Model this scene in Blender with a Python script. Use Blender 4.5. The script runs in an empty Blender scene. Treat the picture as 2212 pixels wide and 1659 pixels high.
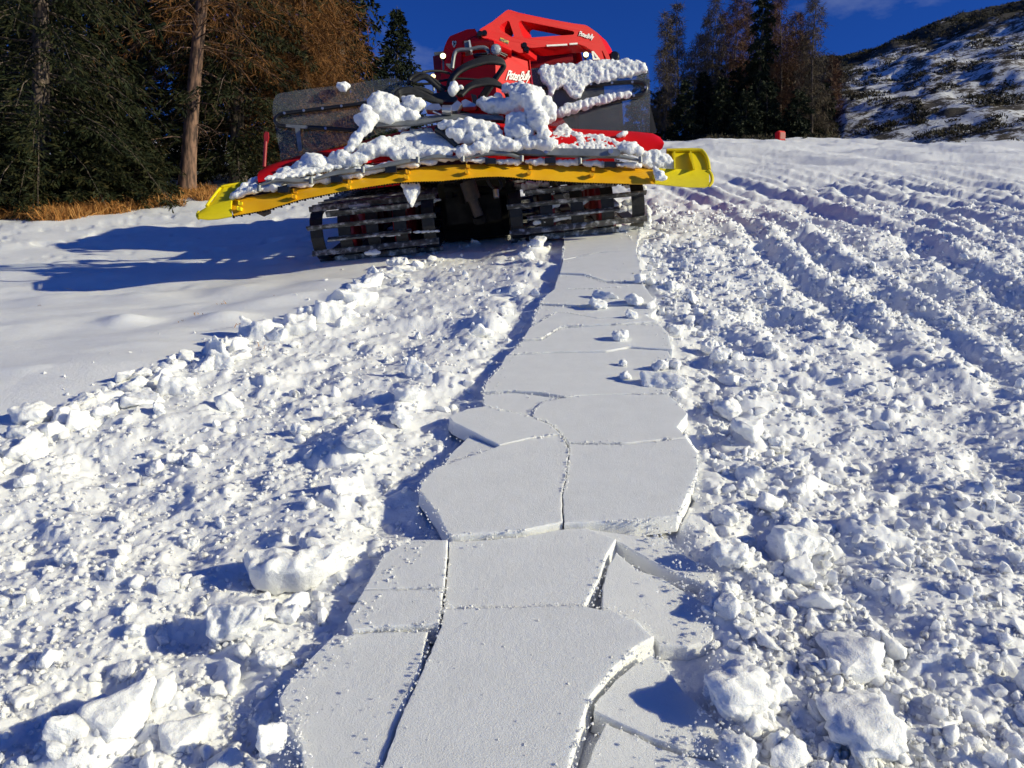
import bpy, bmesh, math, random
import numpy as np
from mathutils import Vector, Matrix, geometry, noise as mnoise

# ------------------------------------------------------------------ camera, sky, sun, exposure
SLOPE = math.radians(15.0)          # the piste climbs away from the camera
AX = math.radians(19.9)             # camera axis below the slope direction
H = 1.6                             # eye height above the slope
F = 1639.5; CX = 1106.0; CY = 829.5 # focal length in the 2212x1659 picture the measurements were taken in
scene = bpy.context.scene
COL = scene.collection
cs, ss = math.cos(SLOPE), math.sin(SLOPE)
cam_pos = np.array([0.0, -H*ss, H*cs])
pitch = SLOPE - AX
FWD = np.array([0, math.cos(pitch), math.sin(pitch)])
UP = np.array([0, -math.sin(pitch), math.cos(pitch)])
cd = bpy.data.cameras.new('camera'); cam = bpy.data.objects.new('camera', cd); COL.objects.link(cam)
cd.sensor_width = 36.0; cd.lens = 36.0*F/2212.0; cd.clip_end = 3000; cd.clip_start = 0.05
cam.location = cam_pos; cam.rotation_euler = (math.pi/2 + pitch, 0, 0)
scene.camera = cam

SUN_EL = math.radians(21.0); SUN_AZ = math.radians(15.0)   # from the right, a little from behind the camera
sun_dir = Vector((math.cos(SUN_EL)*math.cos(SUN_AZ), -math.cos(SUN_EL)*math.sin(SUN_AZ), math.sin(SUN_EL)))
sd = bpy.data.lights.new('sun', 'SUN'); sd.energy = 5.0; sd.angle = math.radians(0.5); sd.color = (1.0, 0.94, 0.68)
sun = bpy.data.objects.new('sun', sd); COL.objects.link(sun)
sun.rotation_euler = sun_dir.to_track_quat('Z', 'Y').to_euler(); sun.location = (30, -5, 20)

world = bpy.data.worlds.new('World'); scene.world = world; world.use_nodes = True
wn = world.node_tree.nodes; wl = world.node_tree.links; wn.clear()
sky = wn.new('ShaderNodeTexSky'); sky.sky_type = 'NISHITA'; sky.sun_disc = False
sky.sun_elevation = SUN_EL; sky.sun_rotation = math.atan2(sun_dir.x, sun_dir.y)
sky.altitude = 2200; sky.air_density = 1.0; sky.dust_density = 0.05; sky.ozone_density = 4.0
tint = wn.new('ShaderNodeMix'); tint.data_type = 'RGBA'; tint.blend_type = 'MULTIPLY'; tint.inputs[0].default_value = 1.0
tint.inputs[7].default_value = (0.14, 0.40, 1.02, 1)
wl.new(sky.outputs[0], tint.inputs[6])
# thin wisps of cirrus over the whole sky
tc = wn.new('ShaderNodeTexCoord'); mp = wn.new('ShaderNodeMapping'); mp.inputs['Scale'].default_value = (1.2, 1.2, 3.0); mp.inputs['Location'].default_value = (0.1, 0.35, 0.0)
cn = wn.new('ShaderNodeTexNoise'); cn.inputs['Scale'].default_value = 2.1; cn.inputs['Detail'].default_value = 7; cn.inputs['Roughness'].default_value = 0.6
cr = wn.new('ShaderNodeMapRange'); cr.inputs[1].default_value = 0.55; cr.inputs[2].default_value = 0.85; cr.inputs[4].default_value = 0.7
cm = wn.new('ShaderNodeMix'); cm.data_type = 'RGBA'; cm.inputs[7].default_value = (4.5, 5.2, 6.4, 1)
wl.new(tc.outputs['Generated'], mp.inputs[0]); wl.new(mp.outputs[0], cn.inputs[0]); wl.new(cn.outputs[0], cr.inputs[0])
wl.new(cr.outputs[0], cm.inputs[0]); wl.new(tint.outputs[2], cm.inputs[6])
bg = wn.new('ShaderNodeBackground'); bg.inputs[1].default_value = 0.095
wo = wn.new('ShaderNodeOutputWorld'); wl.new(cm.outputs[2], bg.inputs[0]); wl.new(bg.outputs[0], wo.inputs[0])

vs = scene.view_settings; vs.view_transform = 'Standard'; vs.look = 'None'; vs.gamma = 1.0; vs.use_curve_mapping = False; vs.exposure = -0.02
scene.cycles.use_adaptive_sampling = True; scene.cycles.adaptive_threshold = 0.03; scene.cycles.max_bounces = 7; scene.cycles.diffuse_bounces = 4; scene.cycles.transparent_max_bounces = 12

# ------------------------------------------------------------------ helpers
def s2w(p):
    """slope coordinates (right, uphill, off the snow) -> world"""
    p = np.asarray(p, float)
    return np.stack([p[..., 0], p[..., 1]*cs - p[..., 2]*ss, p[..., 1]*ss + p[..., 2]*cs], -1)
def C(x, y, d):
    """a measured picture point at d metres of depth -> world"""
    return cam_pos + d*(np.array([1.0, 0, 0])*(x-CX)/F + UP*(CY-y)/F + FWD)
def sst(a, b, x):
    t = np.clip((np.asarray(x, float)-a)/(b-a), 0, 1); return t*t*(3-2*t)
def hsh(i, j, k):
    i = np.asarray(i).astype(np.int64).astype(np.uint32); j = np.asarray(j).astype(np.int64).astype(np.uint32)
    h = i*np.uint32(374761393) + j*np.uint32(668265263) + np.uint32((k*2246822519) & 0xffffffff)
    h = (h ^ (h >> np.uint32(13)))*np.uint32(1274126177); h = (h ^ (h >> np.uint32(16)))*np.uint32(2654435769)
    h = h ^ (h >> np.uint32(15))
    return h.astype(np.float64)/4294967295.0
def vnoise(x, y, k=0):
    xi, yi = np.floor(x), np.floor(y); fx, fy = x-xi, y-yi
    fx = fx*fx*fx*(fx*(fx*6-15)+10); fy = fy*fy*fy*(fy*(fy*6-15)+10)
    a = hsh(xi, yi, k); b = hsh(xi+1, yi, k); c = hsh(xi, yi+1, k); d = hsh(xi+1, yi+1, k)
    return (a*(1-fx)+b*fx)*(1-fy) + (c*(1-fx)+d*fx)*fy - 0.5
def fbm(x, y, k=0, o=4, g=0.5):
    r = 0; a = 1.0
    for n in range(o):
        r = r + a*vnoise(x*2.03**n, y*2.03**n, k+n*17); a *= g
    return r
def vnoise3(p, k=0):
    i = np.floor(p); f = p-i; f = f*f*f*(f*(f*6-15)+10); r = 0
    for a in (0, 1):
        for b in (0, 1):
            for c in (0, 1):
                h = hsh(i[:, 0]+a+(i[:, 2]+c)*57, i[:, 1]+b+(i[:, 2]+c)*131, k)
                r = r+h*np.abs(1-a-f[:, 0])*np.abs(1-b-f[:, 1])*np.abs(1-c-f[:, 2])
    return (r-0.5)*2
rng = np.random.default_rng(7); random.seed(7)

def mesh_np(name, V, Fc, smooth=False):
    me = bpy.data.meshes.new(name)
    V = np.asarray(V, np.float32); Fc = np.asarray(Fc, np.int32); n = Fc.shape[1]
    me.vertices.add(len(V)); me.vertices.foreach_set('co', V.ravel())
    me.loops.add(Fc.size); me.loops.foreach_set('vertex_index', Fc.ravel())
    me.polygons.add(len(Fc)); me.polygons.foreach_set('loop_start', np.arange(0, Fc.size, n, dtype=np.int32))
    me.polygons.foreach_set('use_smooth', np.full(len(Fc), smooth))
    me.update(calc_edges=True); me.validate()
    return me
def link(name, me, mat=None, parent=None, loc=None):
    o = bpy.data.objects.new(name, me); COL.objects.link(o)
    if mat is not None and me is not None and len(me.materials) == 0: me.materials.append(mat)
    if parent is not None: o.parent = parent
    if loc is not None: o.location = loc
    return o
def tag(o, label=None, cat=None, group=None, kind=None):
    if label: o['label'] = label
    if cat: o['category'] = cat
    if group: o['group'] = group
    if kind: o['kind'] = kind
    return o
class MB:
    """collects polygons in world space, then becomes one mesh"""
    def __init__(s): s.v = []; s.f = []; s.sm = []
    def add(s, V, Fs, smooth=False):
        o = len(s.v); s.v += [tuple(map(float, p)) for p in V]
        s.f += [tuple(o+i for i in f) for f in Fs]; s.sm += [smooth]*len(Fs); return s
    def box(s, M, lo, hi):
        (x0, y0, z0), (x1, y1, z1) = lo, hi
        P = [(x0,y0,z0),(x1,y0,z0),(x1,y1,z0),(x0,y1,z0),(x0,y0,z1),(x1,y0,z1),(x1,y1,z1),(x0,y1,z1)]
        return s.add([M @ Vector(p) for p in P], [(3,2,1,0),(4,5,6,7),(0,1,5,4),(1,2,6,5),(2,3,7,6),(3,0,4,7)])
    def tube(s, pts, r, n=8, smoothpath=0, cap=True):
        pts = [Vector(p) for p in pts]
        if smoothpath:
            q = []
            for i in range(len(pts)-1):
                p0 = pts[max(i-1, 0)]; p1 = pts[i]; p2 = pts[i+1]; p3 = pts[min(i+2, len(pts)-1)]
                for k in range(smoothpath):
                    t = k/smoothpath
                    q.append(0.5*((2*p1)+(p2-p0)*t+(2*p0-5*p1+4*p2-p3)*t*t+(3*p1-p0-3*p2+p3)*t**3))
            pts = q+[pts[-1]]
        m = len(pts); R = r if hasattr(r, '__len__') else [r]*m
        if len(R) != m: R = list(np.interp(np.linspace(0, 1, m), np.linspace(0, 1, len(R)), R))
        V = []; Fs = []; ref = None
        for i, p in enumerate(pts):
            t = (pts[min(i+1, m-1)]-pts[max(i-1, 0)])
            t = t.normalized() if t.length > 1e-9 else Vector((0, 0, 1))
            if ref is None: ref = t.orthogonal().normalized()
            ref = (ref - t*ref.dot(t)); ref = ref.normalized() if ref.length > 1e-6 else t.orthogonal().normalized()
            b = t.cross(ref)
            for k in range(n):
                a = 2*math.pi*k/n; V.append(p+(ref*math.cos(a)+b*math.sin(a))*R[i])
        for i in range(m-1):
            for k in range(n):
                k2 = (k+1) % n; Fs.append((i*n+k, i*n+k2, (i+1)*n+k2, (i+1)*n+k))
        s.add(V, Fs, True)
        if cap: s.add(V[:n], [tuple(range(n-1, -1, -1))]); s.add(V[-n:], [tuple(range(n))])
        return s
    def prism(s, loops, off):
        """outer loop + holes (lists of 3D points), extruded by vector off"""
        off = Vector(off); L = [[Vector(p) for p in l] for l in loops]; flat = [p for l in L for p in l]; n = len(flat)
        tris = geometry.tessellate_polygon(L)
        s.add(flat, tris); s.add([p+off for p in flat], [tuple(reversed(t)) for t in tris])
        for l in L:
            m = len(l); s.add(l+[p+off for p in l], [(i, (i+1) % m, m+(i+1) % m, m+i) for i in range(m)])
        return s
    def loft(s, top, bot, rows=4, bulge=0.0, thick=0.02, dirv=None):
        """thin curved sheet between two polylines, with real thickness"""
        top = [Vector(p) for p in top]; bot = [Vector(p) for p in bot]; m = len(top)
        dirv = Vector(dirv if dirv is not None else FWD)
        V = []
        for side in (0, 1):
            for r in range(rows+1):
                t = r/rows
                for i in range(m):
                    V.append(top[i].lerp(bot[i], t) - dirv*(bulge*4*t*(1-t)) + dirv*(thick*side))
        N = (rows+1)*m; Fs = []
        for r in range(rows):
            for i in range(m-1):
                a = r*m+i; Fs.append((a, a+m, a+m+1, a+1)); Fs.append((N+a, N+a+1, N+a+m+1, N+a+m))
        for i in range(m-1):
            Fs.append((i, i+1, N+i+1, N+i)); b = rows*m+i; Fs.append((b+1, b, N+b, N+b+1))
        for r in range(rows):
            a = r*m; Fs.append((a+m, a, N+a, N+a+m)); b = r*m+m-1; Fs.append((b, b+m, N+b+m, N+b))
        return s.add(V, Fs, False)
    def build(s, name, mat, parent=None, base=None, sharp=None, recalc=True):
        b = np.zeros(3) if base is None else np.asarray(base, float)
        me = bpy.data.meshes.new(name); me.from_pydata([tuple(np.array(p)-b) for p in s.v], [], s.f)
        me.polygons.foreach_set('use_smooth', s.sm)
        if recalc:
            bm = bmesh.new(); bm.from_mesh(me); bmesh.ops.recalc_face_normals(bm, faces=bm.faces); bm.to_mesh(me); bm.free()
        if sharp is not None:
            me.polygons.foreach_set('use_smooth', [True]*len(me.polygons)); me.set_sharp_from_angle(angle=math.radians(sharp))
        me.update()
        return link(name, me, mat, parent, None if (parent is not None) else tuple(b))

# ------------------------------------------------------------------ materials
def mat_new(name):
    m = bpy.data.materials.new(name); m.use_nodes = True
    nt = m.node_tree; b = nt.nodes['Principled BSDF']; return m, nt, b
def ramp(nt, stops):
    r = nt.nodes.new('ShaderNodeValToRGB'); e = r.color_ramp.elements
    e[0].position, e[0].color = stops[0][0], (*stops[0][1], 1); e[1].position, e[1].color = stops[-1][0], (*stops[-1][1], 1)
    for p, c in stops[1:-1]:
        x = e.new(p); x.color = (*c, 1)
    return r
def nz(nt, scale, detail=4, rough=0.55, coord='Object'):
    t = nt.nodes.new('ShaderNodeNewGeometry' if coord == 'Position' else 'ShaderNodeTexCoord'); n = nt.nodes.new('ShaderNodeTexNoise')
    n.inputs['Scale'].default_value = scale; n.inputs['Detail'].default_value = detail; n.inputs['Roughness'].default_value = rough
    nt.links.new(t.outputs[coord], n.inputs['Vector']); return n
def noisy(name, stops, scale=5, rough=0.6, bump=0.0, bscale=40, bdist=0.01, metal=0.0, spec=0.5, detail=5, coat=0.0):
    m, nt, b = mat_new(name)
    n = nz(nt, scale, detail); r = ramp(nt, stops); nt.links.new(n.outputs[0], r.inputs[0]); nt.links.new(r.outputs[0], b.inputs['Base Color'])
    b.inputs['Roughness'].default_value = rough; b.inputs['Metallic'].default_value = metal; b.inputs['Specular IOR Level'].default_value = spec
    b.inputs['Coat Weight'].default_value = coat
    if bump:
        n2 = nz(nt, bscale, 6, 0.6); bp = nt.nodes.new('ShaderNodeBump'); bp.inputs['Strength'].default_value = bump; bp.inputs['Distance'].default_value = bdist
        nt.links.new(n2.outputs[0], bp.inputs['Height']); nt.links.new(bp.outputs[0], b.inputs['Normal'])
    return m
def snow_mat(name, grain=0.5, lumps=0.5, sss=0.0, col=(0.88, 0.885, 0.885)):
    m, nt, b = mat_new(name); L = nt.links.new
    n = nz(nt, 9, 2, 0.6, 'Position'); r = ramp(nt, [(0.3, tuple(c*0.97 for c in col)), (0.7, tuple(min(c*1.03, 0.92) for c in col))]); L(n.outputs[0], r.inputs[0]); L(r.outputs[0], b.inputs['Base Color'])
    b.inputs['Roughness'].default_value = 0.55; b.inputs['Specular IOR Level'].default_value = 0.25
    if sss:
        b.inputs['Subsurface Weight'].default_value = sss; b.inputs['Subsurface Radius'].default_value = (1, 1.05, 1.15); b.inputs['Subsurface Scale'].default_value = 0.02
    g = nz(nt, 230, 1, 0.7, 'Position'); g2 = nz(nt, 38, 3, 0.7, 'Position')
    b1 = nt.nodes.new('ShaderNodeBump'); b1.inputs['Strength'].default_value = grain; b1.inputs['Distance'].default_value = 0.004; L(g.outputs[0], b1.inputs['Height'])
    b2 = nt.nodes.new('ShaderNodeBump'); b2.inputs['Strength'].default_value = lumps; b2.inputs['Distance'].default_value = 0.018; L(g2.outputs[0], b2.inputs['Height'])
    L(b1.outputs[0], b2.inputs['Normal']); L(b2.outputs[0], b.inputs['Normal'])
    return m
M_snow = snow_mat('snow_field', 0.5, 0.30, sss=0.7)
M_slab = snow_mat('snow_slab', 0.6, 0.12, sss=0.8, col=(0.82, 0.825, 0.815))
M_chunk = snow_mat('snow_chunk', 0.6, 0.45, sss=0.8)
M_cake = snow_mat('snow_caked', 0.8, 0.8, sss=0.8)
M_red = noisy('red_paint', [(0.3, (0.60, 0.004, 0.006)), (0.7, (0.66, 0.006, 0.008))], 3, 0.48, 0.04, 6, 0.01, spec=0.16, coat=0.0)
M_dred = noisy('dull_red', [(0.3, (0.26, 0.010, 0.012)), (0.7, (0.34, 0.016, 0.016))], 6, 0.5)
M_yel = noisy('yellow_plastic', [(0.35, (0.74, 0.58, 0.003)), (0.65, (0.80, 0.66, 0.006))], 4, 0.42, 0.1, 30, 0.004)
M_ora = noisy('amber_plastic', [(0.3, (0.76, 0.36, 0.003)), (0.5, (0.82, 0.42, 0.004)), (0.7, (0.86, 0.48, 0.008))], 3.5, 0.42, 0.12, 25, 0.004)
M_rub = noisy('black_rubber', [(0.35, (0.010, 0.010, 0.011)), (0.65, (0.022, 0.022, 0.022))], 20, 0.6, 0.2, 60, 0.004)
M_dark = noisy('dark_underbody', [(0.35, (0.005, 0.005, 0.005)), (0.65, (0.014, 0.013, 0.012))], 8, 0.8, spec=0.1)
M_alu = noisy('worn_aluminium', [(0.3, (0.05, 0.05, 0.05)), (0.52, (0.15, 0.15, 0.145)), (0.64, (0.55, 0.56, 0.57)), (0.75, (0.8, 0.8, 0.8))], 14, 0.45, 0.3, 50, 0.005, metal=0.35)
M_gry = noisy('grey_steel', [(0.3, (0.17, 0.18, 0.18)), (0.7, (0.27, 0.28, 0.28))], 9, 0.45, 0.1, 40, 0.003, metal=0.3)
M_whi = noisy('white_plate', [(0.3, (0.62, 0.62, 0.58)), (0.7, (0.74, 0.74, 0.70))], 12, 0.5)
M_chr = noisy('zinc', [(0.3, (0.5, 0.5, 0.5)), (0.7, (0.65, 0.65, 0.65))], 10, 0.3, metal=0.8)
M_rust = noisy('rusty_rod', [(0.3, (0.014, 0.012, 0.010)), (0.7, (0.07, 0.042, 0.028))], 9, 0.6)
M_blk = noisy('black_paint', [(0.3, (0.008, 0.008, 0.009)), (0.7, (0.016, 0.016, 0.018))], 9, 0.35)
M_crm = noisy('cream_print', [(0.3, (0.70, 0.68, 0.58)), (0.7, (0.78, 0.76, 0.66))], 9, 0.5)
M_let = noisy('white_lettering', [(0.3, (0.78, 0.77, 0.74)), (0.7, (0.84, 0.83, 0.80))], 9, 0.5)
M_dec = noisy('yellow_decal', [(0.46, (0.03, 0.03, 0.02)), (0.5, (0.45, 0.34, 0.02)), (0.7, (0.5, 0.38, 0.03))], 30, 0.5)
def clear_mat(name, frost):
    m, nt, b = mat_new(name); L = nt.links.new; nt.nodes.remove(b)
    out = nt.nodes['Material Output']; tr = nt.nodes.new('ShaderNodeBsdfTransparent'); tr.inputs[0].default_value = (0.88, 0.9, 0.9, 1)
    di = nt.nodes.new('ShaderNodeBsdfDiffuse'); di.inputs[0].default_value = (0.34, 0.35, 0.36, 1)
    gl = nt.nodes.new('ShaderNodeBsdfGlossy'); gl.inputs['Roughness'].default_value = 0.18
    n = nz(nt, 2.2, 3, 0.5); mr = nt.nodes.new('ShaderNodeMapRange'); mr.inputs[1].default_value = 0.3; mr.inputs[2].default_value = 0.75
    mr.inputs[3].default_value = frost*0.75; mr.inputs[4].default_value = frost*1.5; L(n.outputs[0], mr.inputs[0])
    m1 = nt.nodes.new('ShaderNodeMixShader'); m2 = nt.nodes.new('ShaderNodeMixShader'); m2.inputs[0].default_value = 0.025
    L(mr.outputs[0], m1.inputs[0]); L(tr.outputs[0], m1.inputs[1]); L(di.outputs[0], m1.inputs[2])
    L(m1.outputs[0], m2.inputs[1]); L(gl.outputs[0], m2.inputs[2]); L(m2.outputs[0], out.inputs['Surface'])
    return m
M_clearL = clear_mat('clear_plastic', 0.10); M_clearR = clear_mat('frosted_plastic', 0.13)
def emit_mat(name, col, s):
    m, nt, b = mat_new(name); b.inputs['Emission Color'].default_value = (*col, 1); b.inputs['Emission Strength'].default_value = s
    b.inputs['Base Color'].default_value = (0.8, 0.8, 0.75, 1); return m
M_lamp = emit_mat('lit_lens', (1.0, 0.84, 0.45), 3.5); M_lamp2 = emit_mat('amber_lens', (1.0, 0.72, 0.22), 3.0)
M_lens = noisy('unlit_lens', [(0.3, (0.35, 0.37, 0.38)), (0.7, (0.55, 0.57, 0.58))], 30, 0.15)
def leaf_mat(name, stops, rough=0.75):
    m, nt, b = mat_new(name); L = nt.links.new
    g = nt.nodes.new('ShaderNodeNewGeometry'); r = ramp(nt, stops); n = nz(nt, 1.1, 3)
    ad = nt.nodes.new('ShaderNodeMath'); ad.operation = 'MULTIPLY_ADD'; ad.inputs[1].default_value = 0.55; L(g.outputs['Random Per Island'], ad.inputs[0])
    sc = nt.nodes.new('ShaderNodeMath'); sc.operation = 'MULTIPLY'; sc.inputs[1].default_value = 0.45; L(n.outputs[0], sc.inputs[0]); L(sc.outputs[0], ad.inputs[2])
    L(ad.outputs[0], r.inputs[0]); L(r.outputs[0], b.inputs['Base Color']); b.inputs['Roughness'].default_value = rough; b.inputs['Specular IOR Level'].default_value = 0.2
    return m
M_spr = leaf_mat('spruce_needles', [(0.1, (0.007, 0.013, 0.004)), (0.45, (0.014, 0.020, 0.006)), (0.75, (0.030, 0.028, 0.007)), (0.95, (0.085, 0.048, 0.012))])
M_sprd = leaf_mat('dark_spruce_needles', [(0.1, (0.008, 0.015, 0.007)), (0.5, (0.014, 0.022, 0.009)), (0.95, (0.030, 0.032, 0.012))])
M_lar = leaf_mat('larch_twigs', [(0.1, (0.07, 0.034, 0.012)), (0.5, (0.165, 0.070, 0.019)), (0.95, (0.28, 0.125, 0.036))])
M_larf = leaf_mat('far_larch_twigs', [(0.1, (0.055, 0.034, 0.022)), (0.5, (0.115, 0.058, 0.034)), (0.95, (0.18, 0.085, 0.045))])
M_lard = leaf_mat('bare_larch_twigs', [(0.1, (0.05, 0.042, 0.03)), (0.5, (0.085, 0.066, 0.045)), (0.95, (0.13, 0.09, 0.055))])
M_shr = leaf_mat('heath_shrub', [(0.1, (0.020, 0.022, 0.010)), (0.5, (0.040, 0.036, 0.018)), (0.95, (0.085, 0.055, 0.030))])
M_gra = leaf_mat('dry_grass', [(0.1, (0.20, 0.075, 0.020)), (0.5, (0.38, 0.17, 0.045)), (0.95, (0.55, 0.32, 0.11))])
def bark_mat(name, a, b_, scale=14):
    m, nt, b = mat_new(name); L = nt.links.new
    t = nt.nodes.new('ShaderNodeTexCoord'); mpg = nt.nodes.new('ShaderNodeMapping'); mpg.inputs['Scale'].default_value = (1, 1, 0.22)
    n = nt.nodes.new('ShaderNodeTexNoise'); n.inputs['Scale'].default_value = scale; n.inputs['Detail'].default_value = 6
    L(t.outputs['Object'], mpg.inputs[0]); L(mpg.outputs[0], n.inputs['Vector']); r = ramp(nt, [(0.42, a), (0.60, b_)]); L(n.outputs[0], r.inputs[0]); L(r.outputs[0], b.inputs['Base Color'])
    bp = nt.nodes.new('ShaderNodeBump'); bp.inputs['Strength'].default_value = 0.8; bp.inputs['Distance'].default_value = 0.03; L(n.outputs[0], bp.inputs['Height']); L(bp.outputs[0], b.inputs['Normal'])
    b.inputs['Roughness'].default_value = 0.9; return m
M_bark = bark_mat('larch_bark', (0.06, 0.036, 0.026), (0.22, 0.125, 0.082)); M_barks = bark_mat('spruce_bark', (0.05, 0.038, 0.03), (0.17, 0.125, 0.10))
def hill_mat():
    m, nt, b = mat_new('snowy_heath'); L = nt.links.new
    n = nz(nt, 0.55, 10, 0.72); n3 = nz(nt, 3.4, 6, 0.75)
    ad = nt.nodes.new('ShaderNodeMath'); ad.operation = 'MULTIPLY_ADD'; ad.inputs[1].default_value = 0.5; L(n3.outputs[0], ad.inputs[0]); L(n.outputs[0], ad.inputs[2])
    at = nt.nodes.new('ShaderNodeAttribute'); at.attribute_name = 'heath'
    ad2 = nt.nodes.new('ShaderNodeMath'); ad2.operation = 'ADD'; L(ad.outputs[0], ad2.inputs[0]); L(at.outputs['Fac'], ad2.inputs[1])
    r = ramp(nt, [(0.73, (0.80, 0.81, 0.82)), (0.76, (0.28, 0.25, 0.22)), (0.80, (0.060, 0.046, 0.030)), (1.0, (0.030, 0.028, 0.017))]); L(ad2.outputs[0], r.inputs[0]); L(r.outputs[0], b.inputs['Base Color'])
    bp = nt.nodes.new('ShaderNodeBump'); bp.inputs['Strength'].default_value = 0.7; bp.inputs['Distance'].default_value = 0.5; L(ad2.outputs[0], bp.inputs['Height']); L(bp.outputs[0], b.inputs['Normal'])
    b.inputs['Roughness'].default_value = 0.8; return m
M_hill = hill_mat()

# ------------------------------------------------------------------ terrain
def base_w(u, v):
    x = (u+0.45); lim = np.where(x < 0, 4.0*np.tanh(x/4.0), 2.2*np.tanh(x/2.2))
    w = 0.115*lim*sst(4, 9, v)*(1-0.75*sst(18, 45, v))
    w = w - 0.55*sst(25, 60, v) - 0.0028*np.clip(v-58, 0, None)**2*(v < 120) - np.where(v >= 120, 0.0028*62**2 + 0.36*(v-120), 0)
    return w
def G(x, y, wadd=0.0):
    """measured picture points on the snow -> slope coordinates u, v"""
    x = np.asarray(x, float); y = np.asarray(y, float)
    dx = (x-CX)/F; dy = (CY-y)/F; dv = math.cos(AX)+dy*math.sin(AX); dw = -math.sin(AX)+dy*math.cos(AX)
    t = H/(-dw)
    for _ in range(40):
        t = 0.5*t + 0.5*(H-base_w(dx*t, dv*t)-wadd)/(-dw)
    return dx*t, dv*t
def poly_v(px):
    u, v = G([p[0] for p in px], [p[1] for p in px]); i = np.argsort(v); return lambda q: np.interp(q, v[i], u[i])
U_B = poly_v([(-420,1180),(-100,1010),(0,962),(80,915),(170,880),(260,846),(340,806),(450,768),(560,716),(640,690),(740,642),(800,608),(845,575),(900,545),(1010,520)])
U_L = poly_v([(640,1760),(600,1659),(597,1500),(750,1345),(885,1172),(905,1065),(965,920),(1043,852),(1092,772),(1146,702),(1190,630),(1208,592),(1216,550),(1219,495)])
U_R = poly_v([(1660,1760),(1612,1659),(1552,1380),(1545,1250),(1508,1000),(1462,850),(1444,720),(1420,660),(1394,610),(1378,546),(1388,487)])

def rubble(u, v, cell, seed, dens, jag=0.5):
    iu, iv = np.floor(u/cell), np.floor(v/cell); best = np.zeros_like(u)
    for di in (-1, 0, 1):
        for dj in (-1, 0, 1):
            ci, cj = iu+di, iv+dj; r = [hsh(ci, cj, seed+k*31) for k in range(7)]
            dx = u-(ci+r[0])*cell; dy = v-(cj+r[1])*cell; a = r[2]*math.pi; ca, sa = np.cos(a), np.sin(a)
            ex, ey = dx*ca+dy*sa, -dx*sa+dy*ca
            ax = cell*(0.2+0.55*r[3]**1.5); ay = ax*(0.5+0.5*r[4])
            q = 0.55*np.maximum(np.abs(ex/ax), np.abs(ey/ay)) + 0.45*np.sqrt((ex/ax)**2+(ey/ay)**2)
            p = np.clip((1-q)/jag, 0, 1); p = p*(2-p)
            hh = (ax*(0.35+0.55*r[5]) + 0.5*(r[6]-0.5)*ex + 0.5*(r[5]-0.5)*ey)*p
            best = np.where(r[6]*0.999 < dens, np.maximum(best, hh), best)
    return best
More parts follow.
